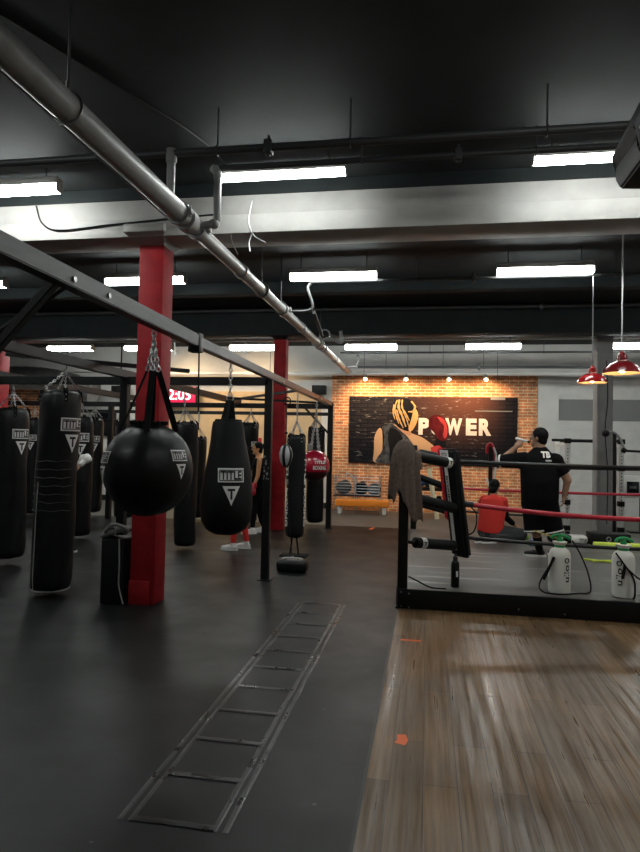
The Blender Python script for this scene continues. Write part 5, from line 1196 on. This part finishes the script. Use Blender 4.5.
b = nb(); tube(b, bez([(3.08, 11.72, 1.955), (3.2, 11.72, 1.965), (3.29, 11.72, 1.87), (3.37, 11.72, 1.68)], 5), .022, 10); obj('handle', b, M['pipe'], t)
b = nb(); tube(b, [(3.215, 11.74, 1.95), (3.22, 11.74, 0)], .032, 10); box(b, 3.1, 3.34, 11.62, 11.86, 0, .02, .005); obj('shaft', b, M['steel'], t)
b = nb(); tube(b, [(3.36, 11.72, 1.65), (3.64, 11.72, 1.64)], .022, 10); cyl(b, (3.33, 11.72, 1.67), (3.39, 11.72, 1.64), .045, n=12); obj('peg', b, M['steel'], t)
t = thing('picture_frame', 'white framed black picture on a white panel at the right edge', 'picture', (4.1, 13.6, 0))
b = nb(); box(b, 3.86, 4.34, 13.6, 13.65, .7, 1.15, .02); obj('frame', b, M['white'], t)
b = nb(); box(b, 3.96, 4.19, 13.585, 13.605, .8, 1.03, .004); obj('picture', b, M['glass'], t)
b = nb(); box(b, 4.01, 4.14, 13.58, 13.586, .89, .94); obj('print', b, mat('grey_print', (.12, .14, .14), .5), t)
b = nb(); box(b, 4.22, 4.3, 13.62, 13.68, 0, .72, .01); box(b, 4.0, 4.4, 13.5, 13.8, 0, .03, .01); obj('stand', b, M['steel'], t)
t = thing('hanging_loop', 'red and white loop of strap hanging above the kneeling person', 'strap loop', (1.12, 11.9, .95))
b = nb(); tube(b, bez([(1.06, 11.9, 1.55), (1.07, 11.9, 1.68), (1.13, 11.9, 1.72), (1.19, 11.9, 1.6), (1.21, 11.9, 1.42)]), .028, 10); obj('red_arc', b, M['redpad'], t)
b = nb(); tube(b, bez([(1.17, 11.87, 1.66), (1.215, 11.87, 1.54), (1.22, 11.87, 1.42), (1.2, 11.87, 1.2), (1.17, 11.87, 1.0), (1.1, 11.87, .96), (1.06, 11.87, 1.1)]), .02, 10); obj('white_arc', b, M['white'], t)
b = nb(); tube(b, [(1.13, 11.92, 0.), (1.13, 11.92, 1.66)], .04, 10); box(b, .95, 1.3, 11.75, 12.1, 0, .03, .01); obj('stand_post', b, M['steel'], t)

t = thing('low_bench', 'low bright orange padded bench in front of the brick wall', 'bench', (-1.55, 14.9, 0))
b = nb(); box(b, -2.16, -.9, 14.75, 15.05, .2, .36, .02, 3); obj('seat', b, M['orange'], t)
for x in (-2.05, -1.0):
    b = nb(); box(b, x - .04, x + .04, 14.78, 15.02, 0.02, .2, .01); obj('leg', b, M['white'], t)
t = thing('wire_basket_rack', 'grey wire basket rack holding dark bags behind the orange bench', 'rack', (-1.6, 15.45, 0))
for z in (.45, .52, .59, .66, .73, .8, .87):
    b = nb(); tube(b, [(-2.25, 15.25, z), (-1.15, 15.25, z)], .006, 6); obj('wire', b, M['chain'], t)
for x in (-2.25, -1.75, -1.15):
    b = nb(); cyl(b, (x, 15.25, 0), (x, 15.25, .9), .012, n=8); cyl(b, (x, 15.7, 0), (x, 15.7, .9), .012, n=8); obj('upright', b, M['chain'], t)
b = nb(); tube(b, bez([(-2.0, 15.24, .87), (-1.9, 15.24, .95), (-1.75, 15.24, .78), (-1.73, 15.24, .5)]), .02, 8); obj('brace', b, M['chain'], t)
b = nb(); box(b, -2.27, -1.13, 15.22, 15.72, .4, .43, .005); obj('shelf', b, M['steel'], t)
for i, (x, y, z, r, m, lab) in enumerate(((-2.05, 15.5, .6, .17, 'greycloth', 'dark green grey bag in the left of the wire basket'), (-1.62, 15.5, .58, .155, 'blackcloth', 'black bag in the middle of the wire basket'), (-1.3, 15.5, .57, .145, 'greycloth', 'dark grey bag in the right of the wire basket'))):
    b = blob([('e', (x, y, z), (r * 1.2, r * 1.1, r), None), ('e', (x + .04, y, z + r * .6), (r * .5, r * .7, r * .6), None)], .02, 4); tag(obj('gym_bag', b, M[m], loc=(x, y, z - r)), lab, 'bag')
t = thing('dumbbell_rack', 'black two-tier dumbbell rack behind the left ropes of the ring', 'dumbbell rack', (-.1, 14.9, 0))
for z in (.35, .68):
    b = nb(); box(b, -.55, .75, 14.8, 15.15, z - .03, z, .006, rot=Euler((.15, 0, 0)).to_matrix()); obj('shelf', b, M['steel'], t)
for x in (-.5, .7):
    b = nb(); box(b, x - .03, x + .03, 14.85, 15.15, 0, .8, .01); obj('leg', b, M['steel'], t)
k = 0
names = ['first', 'second', 'third', 'fourth', 'fifth', 'sixth']
for z, tier in ((.44, 'lower'), (.77, 'upper')):
    for j in range(4):
        x = -.28 + j * .27
        if tier == 'upper' and j == 0: continue
        t = thing('dumbbell', 'black dumbbell on the %s tier of the rack, %s from the left' % (tier, names[j]), 'dumbbell', (x, 14.97, z - .07), 'dumbbells on the rack')
        for s in (-1, 1):
            b = nb(); tube(b, [(x, 14.97 + s * .06, z), (x, 14.97 + s * .16, z)], .07, 6); obj('weight', b, M['vinyl2'], t)
        b = nb(); cyl(b, (x, 14.9, z), (x, 15.04, z), .016, n=10); obj('handle', b, M['chain'], t)
b = nb(); ball(b, (-.16, 14.97, .84), .13, 3); tag(obj('medicine_ball', b, M['blue'], loc=(-.16, 14.97, .71)), 'blue medicine ball on the dumbbell rack behind the ring corner', 'ball')
b = nb(); tube(b, [(.22, 14.35, 0.03), (.02, 14.45, 1.15)], .055, 14); tag(obj('foam_tube', b, mat('pale_foam', (.6, .5, .32), .7), loc=(.22, 14.35, 0)), 'pale yellow foam tube leaning up behind the ring turnbuckles', 'foam roller')
b = nb(); box(b, -9.0, -8.4, 15.88, 15.96, 1.75, 2.4, .01); tag(obj('wall_screen', b, M['glass'], loc=(-8.7, 15.96, 1.75)), 'dark flat screen on the back wall right of the leftmost bags', 'screen')
b = nb(); box(b, -2.95, -2.6, 15.7, 15.94, 2.92, 3.15, .01); tag(obj('wall_speaker', b, M['vinyl2'], loc=(-2.78, 15.94, 2.92)), 'small black speaker high on the wall left of the brick', 'loudspeaker')
b = nb(); box(b, -8.4, -8.0, 15.6, 15.9, 2.85, 3.1, .01); cyl(b, (-8.2, 15.75, 3.05), (-8.2, 15.75, ZC), .02, n=8); tag(obj('projector', b, M['vinyl2'], loc=(-8.2, 15.75, 2.85)), 'small black box hung under the duct left of the nearest red column', 'loudspeaker')
# ducts high at the back left
t = thing('air_duct', 'large silver ribbed air duct across the upper back left', 'duct', (-9.5, 14.9, 2.9))
b = nb(); pts = [(-12.8, 15.2, 3.25), (-10.5, 15.2, 3.25), (-9.4, 15.1, 3.1), (-8.6, 15.1, 2.85)]
P = bez(pts, 14); tube(b, P, .3, 28, rs=[.3 + (.012 if i % 2 else 0) for i in range(len(P))]); obj('duct_body', b, M['duct'], t)
b = nb(); tube(b, [(-9.4, 15.1, 3.1), (-9.4, 15.1, ZC)], .012, 6); obj('hanger', b, M['steel'], t)

# ------------------------------------------------------------------ view
sc.view_settings.view_transform = 'Standard'; sc.view_settings.look = 'None'; sc.view_settings.gamma = 1; sc.view_settings.use_curve_mapping = False
sc.view_settings.exposure = .3
wd_ = bpy.data.worlds.new('world'); sc.world = wd_; wd_.use_nodes = True
wd_.node_tree.nodes['Background'].inputs['Color'].default_value = (.02, .02, .02, 1)
